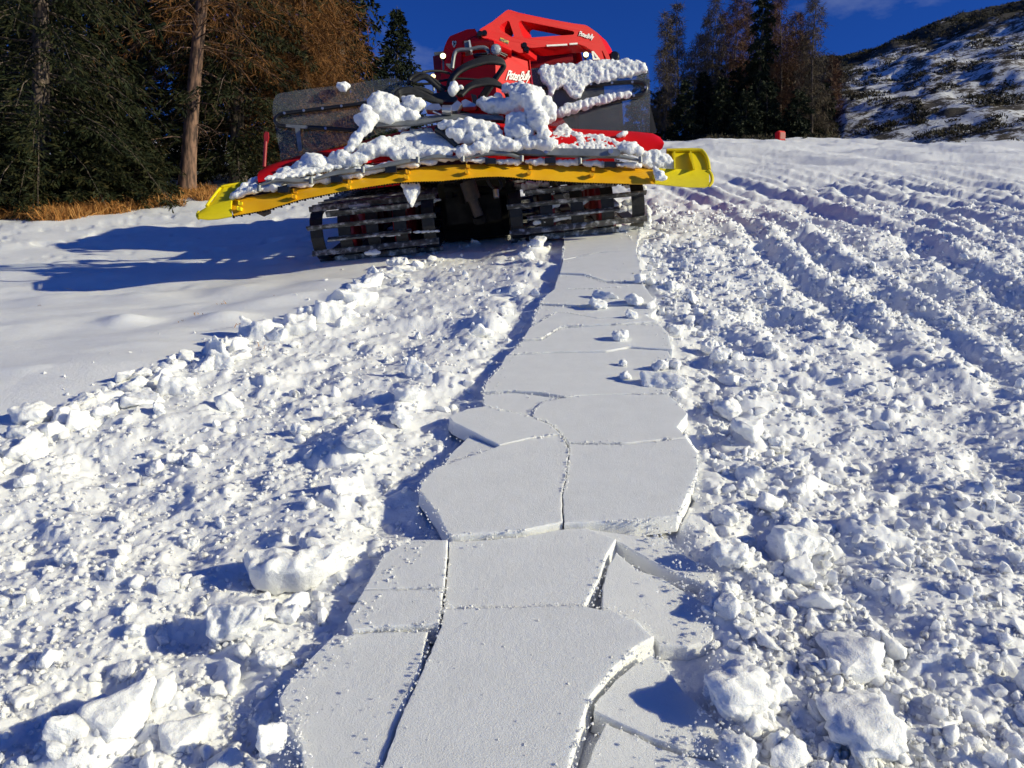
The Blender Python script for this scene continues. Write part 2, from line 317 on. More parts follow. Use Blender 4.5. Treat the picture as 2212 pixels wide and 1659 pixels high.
def relief(u, v):
    ub, ul, ur = U_B(v), U_L(v), U_R(v)
    wob = 0.10*fbm(u*2.2, v*2.2, 3, 4); ub = ub+wob*1.3
    ub = np.where(v > 10.3, np.minimum(ub+(v-10.3)*3, ul), ub)
    left = 1-sst(-0.03, 0.03, u-ub)                      # untouched snow
    rub_l = (1-left)*(1-sst(-0.02, 0.04, u-ul))
    strip = sst(-0.02, 0.04, u-ul)*(1-sst(-0.10, -0.02, u-ur-0.10*fbm(u*4, v*4, 9, 3)))
    right = 1-left-rub_l-strip; right = np.clip(right, 0, 1)
    far = sst(13, 19, v+0.25*(u-4)*0+1.6*fbm(u*0.35, v*0.2, 44, 3))
    wu = u+0.05*fbm(u*5, v*5, 61, 3); wv = v+0.05*fbm(u*5, v*5, 71, 3)
    patch = sst(-0.25, 0.3, fbm(u*1.6, v*1.6, 81, 3))
    c1 = rubble(wu, wv, 0.30, 101, 0.5, 0.4); c2 = rubble(wu, wv, 0.15, 202, 0.6, 0.5); c3 = rubble(wu, wv, 0.075, 303, 0.7, 0.6); c4 = rubble(wu, wv, 0.034, 404, 0.8, 0.7)
    soft = sst(-0.30, 0.35, fbm(u*2.7, v*2.7, 181, 3)); hollow = -0.085*np.maximum(fbm(u*1.9, v*1.9, 191, 3)-0.12, 0)*3
    edge_l = np.exp(-((u-ub-0.25)/0.35)**2); edge_r = np.exp(-((u-ur-0.50)/0.32)**2)
    rl = np.maximum(c1*(0.10+0.30*edge_l+0.85*np.exp(-((u-ul+0.40)/0.20)**2)+0.45*(1-sst(1.7, 2.6, v))), c2*(0.14+0.5*patch*soft)) + 0.75*c3*(0.35+0.65*soft) + 0.75*c4 + 0.05*fbm(u*3, v*3, 11, 4) + hollow*0.7
    for mx, my, md, mr in ((575,1225,0.10,0.10),(640,1245,0.08,0.09),(420,1335,0.09,0.11),(190,1480,0.11,0.14),(90,1560,0.09,0.14),(560,1570,0.06,0.09),(700,985,0.06,0.12),(840,1110,0.07,0.13)):
        mu, mv = G(mx, my); rl = rl - md*np.exp(-((u-mu)/mr)**2-((v-mv)/(mr*0.9))**2)
    trench = -0.012*np.exp(-((u-ul+0.16)/0.14)**2)
    lw = -0.050 + 0.030*np.exp(-((u-ul+0.40)/0.20)**2) + rl*0.62 + trench + 0.02*edge_l
    ridge_ph = (u - ur) + 0.26*fbm(u*0.8, v*0.45, 21, 3) + 0.016*(v-6)*np.clip(u-1.5, 0, 6)
    rd = np.cos(2*math.pi*ridge_ph/0.58); env = sst(0.6, 1.5, u-ur)*(0.5+0.5*sst(3, 7, v))*(0.4+0.6*sst(-0.25, 0.25, fbm(u*1.3, v*0.8, 121, 2)))
    big = np.cos(2*math.pi*(ridge_ph-0.3)/1.75)*sst(1.0, 2.2, u-ur)
    rr = np.maximum(c1*(0.38+0.35*edge_r), c2*(0.45+0.5*patch*soft)) + 0.8*c3*(0.4+0.6*soft) + 0.7*c4 + hollow*0.8
    rw = -0.06 + 0.060*rd*env*(0.55+0.45*sst(3, 7, v)) + 0.045*big*sst(2.5, 7, v) + 0.018*np.exp(-((u-ur-0.03)/0.12)**2) + rr*0.62 + 0.025*edge_r + 0.06*fbm(u*2.5, v*2.5, 31, 3)
    packed = 0.02*fbm(u*1.1, v*3, 51, 4) + 0.013*np.cos(2*math.pi*(u*0.45+v*0.08)/0.5)*0.6 + 0.42*fbm(u*0.15, v*0.22, 55, 3)*sst(15, 24, v) + 0.05*fbm(u*0.5, v*1.4, 56, 3) + 0.34*fbm(u*0.33, v*0.12, 57, 3)*sst(13, 20, v)*(1-sst(40, 60, v)) + 0.22*c3 + 0.22*c2*patch + 0.05*fbm(u*1.6, v*0.5, 58, 3)
    rw = rw*(1-far) + packed*far
    mound = 0
    for mx, my, ma, mr in ((268,690,0.06,0.20),(482,682,0.075,0.24),(400,660,0.03,0.2),(560,655,0.045,0.3),(330,640,0.04,0.35),(120,645,0.035,0.3),(640,640,0.05,0.3),(520,620,0.05,0.35),(300,720,0.02,0.5),(700,610,0.04,0.3),(60,700,0.025,0.4),(200,600,0.05,0.4)):
        mu, mv = G(mx, my); mound = mound + ma*np.exp(-((u-mu)/mr)**2-((v-mv)/(mr*0.8))**2)
    und = mound + (0.055*fbm(u*0.7, v*1.3, 5, 3) + 0.05*np.maximum(fbm(u*0.9+3, v*1.5, 15, 3)-0.22, 0)*2)*sst(3, 5, v) + 0.015*fbm(u*0.5, v*0.9, 25, 2)
    foot = -0.05*np.maximum(fbm(u*3.2, v*3.2, 35, 2)-0.30, 0)*sst(9.5, 12, v)*4
    lf = und + foot + 0.006*c4*sst(9, 12, v)
    return left*lf + rub_l*lw + strip*(-0.078+0.015*fbm(u*8, v*8, 41, 3)+0.3*c4) + right*rw
def ground_w(u, v): return base_w(u, v) + relief(u, v)

def build_ground():
    ys = np.concatenate([np.linspace(1990, 1500, 120), np.linspace(1497, 520, 360), np.linspace(518, 330, 78)])
    xs = np.linspace(-400, 2650, 760)
    dy = (CY-ys)/F; dw = -math.sin(AX)+dy*math.cos(AX); dv = math.cos(AX)+dy*math.sin(AX); t = H/(-dw)
    v_rows = dv*t; halfscale = t
    far_v = np.geomspace(v_rows[-1]*1.05, 420, 46); v_all = np.concatenate([v_rows, far_v])
    s_all = np.concatenate([halfscale, halfscale[-1]*far_v/v_rows[-1]])
    near_v = np.array([-6, -4, -2.5, -1.5, -0.8, -0.3, 0.1, 0.45, 0.7, 0.9]); near_v = near_v[near_v < v_rows[0]-0.1]
    v_all = np.concatenate([near_v, v_all]); s_all = np.concatenate([np.full(len(near_v), s_all[0]), s_all])
    xx = (xs-CX)/F
    xx = xx*(1+0.0*xx)
    U = s_all[:, None]*xx[None, :]; V = np.repeat(v_all[:, None], len(xs), 1)
    # widen the two flanks so the sheet reaches past the trees and the hill
    k = 26; fl = np.geomspace(1.0, 9.0, k+1)[1:]
    UL = U[:, :1]*fl[::-1][None, :]; UR = U[:, -1:]*fl[None, :]
    U = np.concatenate([UL, U, UR], 1); V = np.repeat(v_all[:, None], U.shape[1], 1)
    # a few rows behind the camera
    W = np.zeros_like(U)
    for i in range(0, U.shape[0], 60): W[i:i+60] = ground_w(U[i:i+60], V[i:i+60])
    P = s2w(np.stack([U, V, W], -1)); n, m = U.shape
    idx = np.arange(n*m).reshape(n, m)
    Fq = np.stack([idx[:-1, :-1], idx[:-1, 1:], idx[1:, 1:], idx[1:, :-1]], -1).reshape(-1, 4)
    me = mesh_np('snow_ground', P.reshape(-1, 3), Fq, True)
    o = link('snow_ground', me, M_snow); tag(o, kind='structure')
    return o
build_ground()

# ------------------------------------------------------------------ snow slabs between the two track marks
EDGE_PTS = []
def slab(px, lift, tilt, label, thick=0.075, gap=0.004):
    px = np.array(px, float); u, v = G(px[:, 0], px[:, 1]); P = np.stack([u, v], -1)
    c = P.mean(0); 
    area = 0.5*np.sum(P[:, 0]*np.roll(P[:, 1], -1)-np.roll(P[:, 0], -1)*P[:, 1])
    if area < 0: P = P[::-1]
    Q = []
    for i in range(len(P)):
        a, b = P[i], P[(i+1) % len(P)]; L = np.linalg.norm(b-a); k = max(1, int(L/0.022))
        for j in range(k): Q.append(a+(b-a)*j/k)
    Q = np.array(Q); n = len(Q)
    def inset(Q, d):
        t = np.roll(Q, -2, 0)-np.roll(Q, 2, 0); t /= np.maximum(np.linalg.norm(t, axis=1), 1e-6)[:, None]
        return Q+np.stack([-t[:, 1], t[:, 0]], -1)*np.asarray(d)[:, None]
    sd_ = int(abs(c[0]*911+c[1]*577)) + len(px)
    ew = fbm(Q[:, 0]*3.1, Q[:, 1]*3.1, 77, 2); EDGE_PTS.extend([(q[0], q[1], float(base_w(q[0], q[1]))+lift) for q, e in zip(Q, ew) if e > -0.05])
    jit = 0.004*fbm(Q[:, 0]*45, Q[:, 1]*45, sd_ % 97, 3)+0.002*fbm(Q[:, 0]*9, Q[:, 1]*9, sd_ % 89, 2)
    g = gap*0.45+np.clip(jit, -0.004, 0.006)
    def wz(Q): 
        d = Q-c
        return base_w(Q[:, 0], Q[:, 1])+lift+tilt[0]*d[:, 0]+tilt[1]*d[:, 1]
    rings = [(inset(Q, g*0.2-0.004), -thick), (inset(Q, g+0.003*rng.random(n)), -thick*0.5), (inset(Q, g), -0.010), (inset(Q, g+0.001+0.002*rng.random(n)), -0.003), (inset(Q, g+0.003+0.002*rng.random(n)), 0.0)]
    V = []; Fs = []
    for R, dz in rings:
        w = wz(R)+dz + (0.002*(rng.random(n)-0.5) if dz < 0 else 0)
        V += list(s2w(np.stack([R[:, 0], R[:, 1], w], -1)))
    for r in range(len(rings)-1):
        for i in range(n):
            j = (i+1) % n; Fs.append((r*n+i, r*n+j, (r+1)*n+j, (r+1)*n+i))
    top = [Vector((q[0], q[1], 0)) for q in rings[-1][0]]
    o4 = (len(rings)-1)*n
    for t in geometry.tessellate_polygon([top]): Fs.append(tuple(o4+i for i in t))
    base = s2w(np.array([c[0], c[1], float(base_w(c[0], c[1]))-0.1]))
    me = bpy.data.meshes.new('snow_slab'); me.from_pydata([tuple(np.array(p)-base) for p in V], [], Fs)
    bm = bmesh.new(); bm.from_mesh(me); bmesh.ops.recalc_face_normals(bm, faces=bm.faces); bm.to_mesh(me); bm.free()
    me.polygons.foreach_set('use_smooth', [len(p.vertices) == 4 for p in me.polygons]); me.set_sharp_from_angle(angle=math.radians(20)); me.update()
    o = link('snow_slab', me, M_slab, None, tuple(base)); tag(o, label, 'snow slab', 'cracked snow slabs between the track marks', 'thing'); return o
SL = [
 ([(956,1319),(1080,1315),(1221,1311),(1262,1313),(1296,1321),(1326,1323),(1381,1348),(1417,1383),(1372,1410),(1326,1455),(1278,1515),(1262,1565),(1235,1659),(1210,1760),(772,1760),(822,1659),(857,1565),(900,1470),(930,1405),(949,1358)], 0.012, (0.004,0.0), 'largest flat snow slab at the bottom centre of the photo', 0.012),
 ([(720,1371),(830,1364),(926,1362),(911,1440),(899,1472),(857,1564),(822,1658),(772,1760),(660,1760),(652,1659),(648,1610),(620,1570),(600,1508),(640,1450)], 0.0, (0.0,0.004), 'snow slab at the bottom edge, left of the largest slab', 0.004),
 ([(785,1280),(959,1278),(955,1320),(948,1354),(830,1361),(761,1367),(747,1342)], 0.012, (0.006,0.0), 'small snow slab with a straight right edge, second up on the left side', 0.002),
 ([(891,1171),(930,1171),(968,1171),(965,1230),(960,1276),(785,1278),(829,1200)], 0.012, (0.008,0.004), 'crumb-dusted snow slab on the left below the big overhanging corner', 0.002),
 ([(969,1170),(1053,1166),(1130,1159),(1217,1143),(1267,1141),(1333,1164),(1312,1200),(1296,1250),(1281,1278),(1262,1311),(1100,1314),(957,1316),(961,1282),(967,1210)], 0.002, (0.0,0.0), 'smooth four-sided snow slab directly above the largest slab', 0.004),
 ([(1331,1189),(1381,1228),(1431,1241),(1467,1260),(1531,1296),(1549,1346),(1540,1373),(1486,1387),(1426,1385),(1381,1346),(1335,1323),(1299,1317),(1299,1269),(1312,1219)], -0.012, (-0.05,0.012), 'sunken crumb-edged snow slab on the right beside the dark wedge gap', 0.006),
 ([(1270,1142),(1340,1148),(1431,1152),(1490,1195),(1547,1228),(1545,1262),(1500,1245),(1422,1215),(1340,1170)], -0.014, (-0.05,-0.01), 'narrow pointed snow slab right of the smooth four-sided slab', 0.006),
 ([(943,1018),(1012,995),(1080,970),(1130,957),(1212,947),(1230,977),(1224,1027),(1214,1082),(1217,1137),(1130,1155),(1053,1162),(975,1167),(966,1162),(943,1118),(905,1068),(911,1050)], 0.022, (-0.004,0.0), 'big left snow slab with an overhanging shaded corner', 0.003),
 ([(1229,966),(1350,968),(1483,955),(1509,989),(1508,1027),(1481,1086),(1463,1123),(1372,1134),(1258,1137),(1218,1139),(1214,1082),(1224,1027),(1230,977)], 0.020, (0.004,0.0), 'wide right snow slab beside the big overhanging slab', 0.003),
 ([(1151,907),(1154,888),(1170,875),(1222,865),(1294,859),(1392,859),(1444,859),(1486,901),(1463,930),(1483,953),(1350,965),(1228,963),(1213,946),(1190,924)], 0.021, (0.004,0.0), 'broad right snow slab below the long transverse crack', 0.001),
 ([(1050,888),(1105,901),(1149,911),(1190,929),(1211,948),(1164,953),(1118,963),(1079,972),(1030,948),(978,922),(969,911),(1008,894)], 0.030, (0.0,0.01), 'kite-shaped snow slab on the left above the overhanging slab', 0.003),
 ([(1014,942),(1076,973),(1001,994),(956,1008),(969,985)], 0.004, (0.03,0.0), 'small triangular sunken snow slab at the left edge', 0.002),
 ([(1043,855),(1095,852),(1118,852),(1213,864),(1170,875),(1154,888),(1149,907),(1099,894),(1047,881)], 0.010, (0.0,0.0), 'small cracked snow slab at the left end of the transverse crack', 0.003),
 ([(1092,771),(1193,766),(1310,764),(1359,756),(1444,761),(1457,793),(1476,842),(1444,855),(1392,855),(1294,857),(1222,862),(1164,852),(1118,849),(1043,850),(1050,829),(1079,797)], 0.014, (0.0,-0.004), 'wide smooth snow slab above the long transverse crack', 0.004),
 ([(1125,741),(1170,738),(1213,712),(1330,706),(1424,702),(1444,722),(1453,758),(1359,752),(1310,761),(1193,763),(1099,767)], 0.012, (0.0,0.004), 'snow slab carrying the round lone lump with its long shadow', 0.003),
 ([(1144,712),(1200,680),(1222,680),(1294,693),(1392,683),(1421,698),(1330,704),(1213,709),(1170,735),(1128,738)], 0.018, (0.0,0.0), 'split snow slab just beyond the lone round lump', 0.004),
 ([(1164,663),(1248,667),(1424,663),(1408,681),(1294,690),(1222,677),(1200,677),(1148,706)], 0.010, (0.0,0.01), 'narrow snow slab strewn with broken blocks in mid strip', 0.004),
 ([(1177,644),(1196,629),(1278,629),(1392,621),(1418,661),(1248,664),(1164,660)], 0.020, (0.004,0.0), 'thin snow slab beyond the broken blocks', 0.004),
 ([(1206,595),(1261,598),(1310,614),(1392,616),(1390,620),(1278,627),(1196,627)], 0.010, (0.0,0.0), 'small snow slab far up the strip with scattered crumbs', 0.004),
 ([(1216,566),(1294,550),(1375,546),(1392,613),(1310,611),(1261,595),(1209,593)], 0.018, (0.0,0.006), 'snow slab below the last block by the right track', 0.004),
 ([(1219,504),(1294,497),(1385,489),(1375,544),(1294,547),(1216,563)], 0.010, (0.0,0.0), 'farthest snow slab reaching under the right track', 0.004),
 ([(1285,1515),(1326,1467),(1372,1426),(1408,1405),(1440,1428),(1476,1478),(1531,1524),(1586,1588),(1592,1625),(1480,1612),(1417,1592),(1358,1568),(1303,1545),(1280,1535)], -0.012, (-0.06,0.0), 'lower snow slab at the bottom right under the cracked boulder', 0.003),
 ([(1308,1556),(1358,1574),(1417,1598),(1480,1617),(1594,1631),(1606,1659),(1650,1760),(1240,1760),(1262,1659),(1285,1600)], -0.016, (-0.06,0.006), 'sunken snow slab at the bottom edge, right of the largest slab', 0.003),
]
for px, lift, tilt, lab, gp in SL: slab(px, lift, tilt, lab, gap=gp)

# ------------------------------------------------------------------ snow chunks
def chunk_mesh(kind, seed):
    r = random.Random(seed); bm = bmesh.new()
    if kind == 'block':
        dims = (1.0, r.uniform(0.6, 0.95), r.uniform(0.5, 0.85)); n = 11; p = 5
    elif kind == 'plate':
        dims = (1.0, r.uniform(0.55, 0.9), r.uniform(0.16, 0.28)); n = 14; p = 9
    else:
        dims = (1.0, r.uniform(0.75, 1.0), r.uniform(0.6, 0.9)); n = 26; p = 2.2
    for _ in range(n):
        q = Vector((r.uniform(-1, 1), r.uniform(-1, 1), r.uniform(-1, 1)))
        l = (abs(q.x)**p+abs(q.y)**p+abs(q.z)**p)**(1/p); q = q/l*r.uniform(0.85, 1.0)
        if kind == 'plate': q.z = math.copysign(1, q.z)
        bm.verts.new((q.x*dims[0], q.y*dims[1], q.z*dims[2]))
    bmesh.ops.convex_hull(bm, input=bm.verts); 
    for v in [v for v in bm.verts if not v.link_faces]: bm.verts.remove(v)
    bmesh.ops.dissolve_limit(bm, angle_limit=0.12, verts=bm.verts, edges=bm.edges)
    bmesh.ops.bevel(bm, geom=list(bm.edges), offset=0.05 if kind != 'lump' else 0.09, segments=1, affect='EDGES', clamp_overlap=True)
    bmesh.ops.triangulate(bm, faces=bm.faces)
    for _ in range(5):
        es = [e for e in bm.edges if e.calc_length() > 0.17]
        if not es: break
        bmesh.ops.subdivide_edges(bm, edges=es, cuts=1); bmesh.ops.triangulate(bm, faces=bm.faces)
    off = Vector((seed*3.1, seed*1.7, 0)); bm.normal_update()
    amp = 0.075 if kind != 'lump' else 0.13
    for v in bm.verts:
        nn = mnoise.noise(v.co*2.6+off)*amp*1.3 + mnoise.noise(v.co*6.5+off)*amp*0.8 + mnoise.noise(v.co*11+off)*amp*0.4
        v.co += v.normal*nn
    me = bpy.data.meshes.new('chunk_%s' % kind); bm.to_mesh(me); bm.free()
    me.polygons.foreach_set('use_smooth', [True]*len(me.polygons)); me.set_sharp_from_angle(angle=math.radians(48 if kind != 'lump' else 70)); me.materials.append(M_chunk)
    return me
VAR = {k: [chunk_mesh(k, 10+i) for i in range(9)] for k in ('block', 'plate', 'lump')}
S3 = Matrix.Rotation(SLOPE, 3, 'X')
def put_chunk(name, u, v, w, size, kind, label, group, rot=None, seed=None, cat='snow chunk'):
    r = random.Random(seed if seed is not None else int(u*1000+v*7777))
    o = bpy.data.objects.new(name, VAR[kind][r.randrange(9)]); COL.objects.link(o)
    e = rot if rot is not None else ((r.uniform(-.7, .7), r.uniform(-.7, .7), r.uniform(0, 6.3)) if kind != 'plate' else (r.uniform(-.45, .45), r.uniform(-.45, .45), r.uniform(0, 6.3)))
    from mathutils import Euler
    R = S3 @ Euler(e).to_matrix(); sz = size if hasattr(size, '__len__') else (size, size, size)
    M = R.to_4x4() @ Matrix.Diagonal((*sz, 1)); M.translation = Vector(s2w(np.array([u, v, w]))); o.matrix_world = M
    tag(o, label, cat, group); return o
# (picture x, y of the base centre, half width in px, kind, euler or None, squash z, label)
BIG = [
 (1590,1512,94,'lump',(0.2,0.1,0.5),0.66,'big cracked snow boulder casting a dark shadow on the bottom-right slab'),
 (1655,1500,52,'lump',(0.1,0.5,2.2),1.0,'rounded snow lump leaning on the right of the big cracked boulder'),
 (1572,1212,50,'lump',(0.0,0.2,0.9),0.95,'faceted snow lump at the tip of the narrow pointed slab'),
 (1725,1175,70,'plate',(1.25,0.2,0.3),1.6,'tall upright snow plate standing in the right rubble'),
 (1735,1225,56,'block',(0.2,0.1,0.8),0.9,'snow block at the foot of the tall upright plate'),
 (1775,1290,58,'block',(0.15,0.3,0.2),0.8,'stepped snow block below the tall upright plate'),
 (1830,1400,100,'block',(0.2,0.1,1.1),0.7,'large half-buried snow block at lower right'),
 (1860,1560,110,'lump',(0.1,0.1,0.3),0.6,'broad crumbly snow mound near the bottom right'),
 (1620,935,48,'block',(0.1,0.2,0.3),0.8,'square snow block in the windrow right of the wide slab'),
 (1575,885,40,'lump',(0.3,0.2,1.3),0.9,'snow lump on the windrow above the square block'),
 (1660,1080,42,'block',(0.3,0.5,1.3),0.9,'snow block on the windrow left of the tall plate'),
 (1340,737,20,'lump',(0.0,0.1,0.4),1.0,'lone round snow lump with a long shadow on the slab'),
 (1432,838,50,'block',(0.05,0.0,0.15),0.55,'flat-topped snow block on the right edge of the slab strip'),
 (1425,800,26,'lump',(0.2,0.2,0.9),0.9,'pair-like lump behind the flat-topped block'),
 (1450,797,24,'block',(0.3,0.2,2.0),0.9,'snow block right behind the flat-topped block'),
 (1352,822,17,'lump',None,0.9,'small snow lump left of the flat-topped block'),
 (1344,793,11,'lump',None,1.1,'tiny upright snow lump on the wide smooth slab'),
 (1292,668,24,'lump',(0.2,0.1,0.2),0.85,'first of the broken blocks lying across mid strip'),
 (1312,647,34,'block',(0.1,0.0,0.3),0.55,'long low broken block lying across mid strip'),
 (1362,690,18,'block',(0.4,0.3,0.8),1.0,'cube-like snow block on the split slab'),
 (1372,660,24,'lump',None,0.8,'snow lump behind the cube-like block'),
 (1405,665,20,'block',None,0.9,'snow block at the right end of the broken blocks'),
 (1386,612,17,'plate',(1.2,0.1,0.6),1.7,'upright snow shard beyond the broken blocks'),
 (1408,612,18,'block',(0.7,0.3,0.2),1.2,'snow block beside the upright shard'),
 (1466,710,22,'block',(0.5,0.2,0.4),1.1,'bright angular snow block right of the split slab'),
 (1492,688,20,'plate',(1.3,0.0,1.2),1.8,'round-topped upright snow plate right of the strip'),
 (1457,615,20,'plate',(1.3,0.3,0.5),2.0,'tall narrow snow shard right of the far strip'),
 (1500,650,20,'block',None,0.9,'snow block between the far shard and the round-topped plate'),
 (1538,745,26,'lump',(1.1,0.2,0.3),1.1,'leaning snow lump on the windrow right of the lone round lump'),
 (1556,775,26,'lump',None,1.0,'snow lump in front of the leaning lump'),
 (1580,810,30,'block',None,0.9,'snow block on the windrow level with the flat-topped block'),
 (1440,565,16,'block',None,1.0,'small snow block near the right track'),
 (1415,560,18,'block',None,0.9,'small snow block below the right track corner'),
 (1385,495,26,'plate',(0.9,-0.4,0.2),1.6,'big snow shard leaning against the right track'),
 (1340,500,30,'block',(0.3,0.1,0.5),0.8,'crumbled snow block under the right track'),
 (785,975,52,'block',(0.25,0.1,0.2),0.75,'bright boxy snow block in the left rubble beside the kite-shaped slab'),
 (752,1055,50,'plate',(0.6,0.2,0.9),1.4,'thick tilted snow plate below the bright boxy block'),
 (640,1210,78,'plate',(0.25,0.05,0.25),1.8,'long snow plate bridging a dark hollow in the left rubble'),
 (700,1190,52,'lump',None,0.7,'snow lump on the right end of the long bridging plate'),
 (520,1345,52,'plate',(0.9,-0.1,0.1),2.2,'square snow plate leaning back in the lower left rubble'),
 (640,1290,30,'block',None,0.9,'small dark-sided snow block between the two left plates'),
 (265,1545,70,'block',(0.35,0.1,0.7),0.95,'large bright snow block at the lower left'),
 (345,1480,40,'block',None,0.8,'snow block behind the large bright lower left block'),
 (150,1590,44,'block',(0.5,0.2,1.0),0.9,'dark-faced snow block left of the large bright block'),
 (400,1560,50,'block',(0.3,0.2,0.4),0.7,'angular snow block right of the large bright block'),
 (480,1440,44,'block',None,0.7,'snow block below the square leaning plate'),
 (595,1405,30,'plate',(0.5,0.3,0.2),1.5,'small snow plate against the left edge of the strip'),
 (590,1610,30,'plate',(0.9,0.2,0.8),1.6,'snow shard standing in the trench at the bottom left of the strip'),
 (460,1640,70,'plate',(0.2,0.1,0.3),1.5,'smooth snow plate at the bottom edge, left of the trench'),
 (885,855,40,'block',(0.4,0.2,0.6),1.0,'tall snow block on the edge of the left trench'),
 (905,805,32,'block',(0.3,0.4,0.2),0.9,'bright snow block on the ridge left of the strip'),
 (870,905,36,'lump',None,0.8,'snow lump on the ridge below the tall trench-side block'),
 (1040,720,32,'block',(0.2,0.3,0.5),1.0,'snow block on the ridge left of the far strip'),
 (1092,672,20,'block',None,0.9,'snow block on the ridge higher up left of the strip'),
 (1160,625,14,'block',(0.5,0.5,0.2),1.1,'pointed snow block at the trench by the far slabs'),
 (1160,535,24,'block',None,1.0,'snow block heap under the machine between the tracks'),
 (1140,555,20,'plate',(0.9,0.2,0.4),1.5,'snow shard under the machine between the tracks'),
 (858,572,26,'plate',(0.55,-0.35,0.5),1.9,'bright square snow plate tipped up below the left track'),
 (905,572,20,'plate',(0.8,0.2,1.2),1.5,'dull snow plate right of the bright tipped-up plate'),
 (800,612,30,'plate',(0.15,-0.25,0.2),1.3,'thin snow plate raised at the edge of the untouched snow'),
 (760,650,46,'plate',(0.25,0.25,0.5),1.6,'long thick snow plate along the edge of the untouched snow'),
 (725,690,34,'plate',(0.35,0.2,0.7),1.7,'bright plate edge below the long thick plate'),
 (655,705,40,'plate',(0.15,0.2,0.3),1.4,'flat snow plate at the edge left of the long thick plate'),
 (590,728,28,'plate',(0.1,-0.35,0.2),1.4,'thin upturned snow plate at the left rubble edge'),
 (478,790,30,'block',(0.3,0.3,0.3),1.0,'bright corner-up snow block at the left rubble edge'),
 (440,790,32,'plate',(0.2,-0.5,0.2),1.4,'snow plate slanting left beside the corner-up block'),
 (330,822,32,'plate',(0.15,-0.55,0.3),1.5,'upper of two upturned plates at the far left edge'),
 (285,842,28,'plate',(0.15,-0.5,0.0),1.5,'lower of two upturned plates at the far left edge'),
 (385,838,34,'plate',(0.2,0.3,0.3),1.4,'snow plate behind the two upturned plates'),
 (495,860,34,'block',None,0.9,'snow block in the left rubble below the corner-up block'),
 (330,960,20,'block',(0.3,0.3,0.3),0.9,'small cubic snow block in the upper left rubble'),
 (370,940,14,'plate',(1.4,0.1,0.1),1.6,'small upright snow shard beside the cubic block'),
 (130,1000,36,'plate',(0.3,0.1,0.6),1.5,'broad snow plate near the left border of the photo'),
]
for i, (x, y, hw, kind, rot, sq, lab) in enumerate(BIG):
    u, v = G(x, y); t = math.sqrt(float(u)**2+float(v)**2+H*H); size = hw/F*(v*math.cos(AX)+H*math.sin(AX))
    if kind == 'plate' and x < 850 and y < 870: size *= 1.3
    if x < 720 and y > 1150: size *= 1.35
    zs = {'block': 0.62, 'plate': 0.25, 'lump': 0.72}[kind]
    w = float(ground_w(np.array([float(u)]), np.array([float(v)]))[0]) if not (float(U_L(v))-0.02 < u < float(U_R(v))+0.03) else float(base_w(u, v))+0.012
    tall = kind == 'plate' and rot is not None and abs(rot[0]) > 0.8
    put_chunk('snow_chunk', float(u), float(v), w+size*(zs*0.55*sq if not tall else 0.38), (size, size, size*sq), kind, lab, 'large snow chunks thrown out of the track marks', rot, i)

def rand_zone(n, zone, seed, ylo, yhi, xlo=-150, xhi=2360):
    r = np.random.default_rng(seed); out = []
    while len(out) < n:
        x = r.uniform(xlo, xhi, 4000); y = r.uniform(ylo, yhi, 4000); u, v = G(x, y); ub, ul, ur = U_B(v), U_L(v), U_R(v)
        m = {'L': (u > ub-0.02) & (u < ul-0.05) & (v < 10.2), 'R': (u > ur+0.06) & (v < 15), 'E': (u > ub-0.1) & (u < ub+0.25) & (v < 9.0), 'W': (u > ur-0.03) & (u < ur+0.55) & (v < 11),
             'S': (u > ul+0.02) & (u < ur-0.01) & (v < 10.5), 'F': (u > ur+0.06) & (v > 5.5) & (v < 15.5), 'X': (u > ur-0.16+0.1*np.sin(v*4)) & (u < ur) & (v < 10), 'T': (u > ul) & (u < ul+0.09) & (v < 10), 'U': (u < ub-0.02) & (u > ub-0.8) & (v < 9)}[zone]
        out += list(zip(u[m], v[m], y[m]))
    out = out[:n]; return np.array(out)
for zone, n, lo, hi, kinds, lab, grp in (
    ('L', 60, 0.030, 0.075, ('block', 'lump', 'plate'), 'small snow chunk lying in the rubble left of the slab strip', 'small chunks in the left rubble'),
    ('R', 60, 0.030, 0.065, ('lump', 'lump', 'block'), 'small snow chunk lying in the furrowed rubble on the right', 'small chunks in the right rubble'),
    ('W', 34, 0.045, 0.085, ('block', 'lump', 'plate'), 'snow chunk in the windrow along the right side of the slabs', 'chunks in the right windrow'),
    ('E', 70, 0.07, 0.16, ('plate', 'plate', 'plate', 'block'), 'broken snow plate along the edge of the untouched snow', 'plates along the left rubble edge')):
    Z = rand_zone(n, zone, 900+ord(zone), 500, 1640); r = random.Random(ord(zone))
    W = ground_w(Z[:, 0], Z[:, 1])
    for (u, v, y), w in zip(Z, W):
        sz = r.uniform(lo, hi)*(0.75+0.05*v); k = r.choice(kinds)
        put_chunk('snow_chunk', u, v, w+sz*(0.25 if k != 'plate' else 0.1), sz, k, lab, grp, None, int(u*997+v*13331))

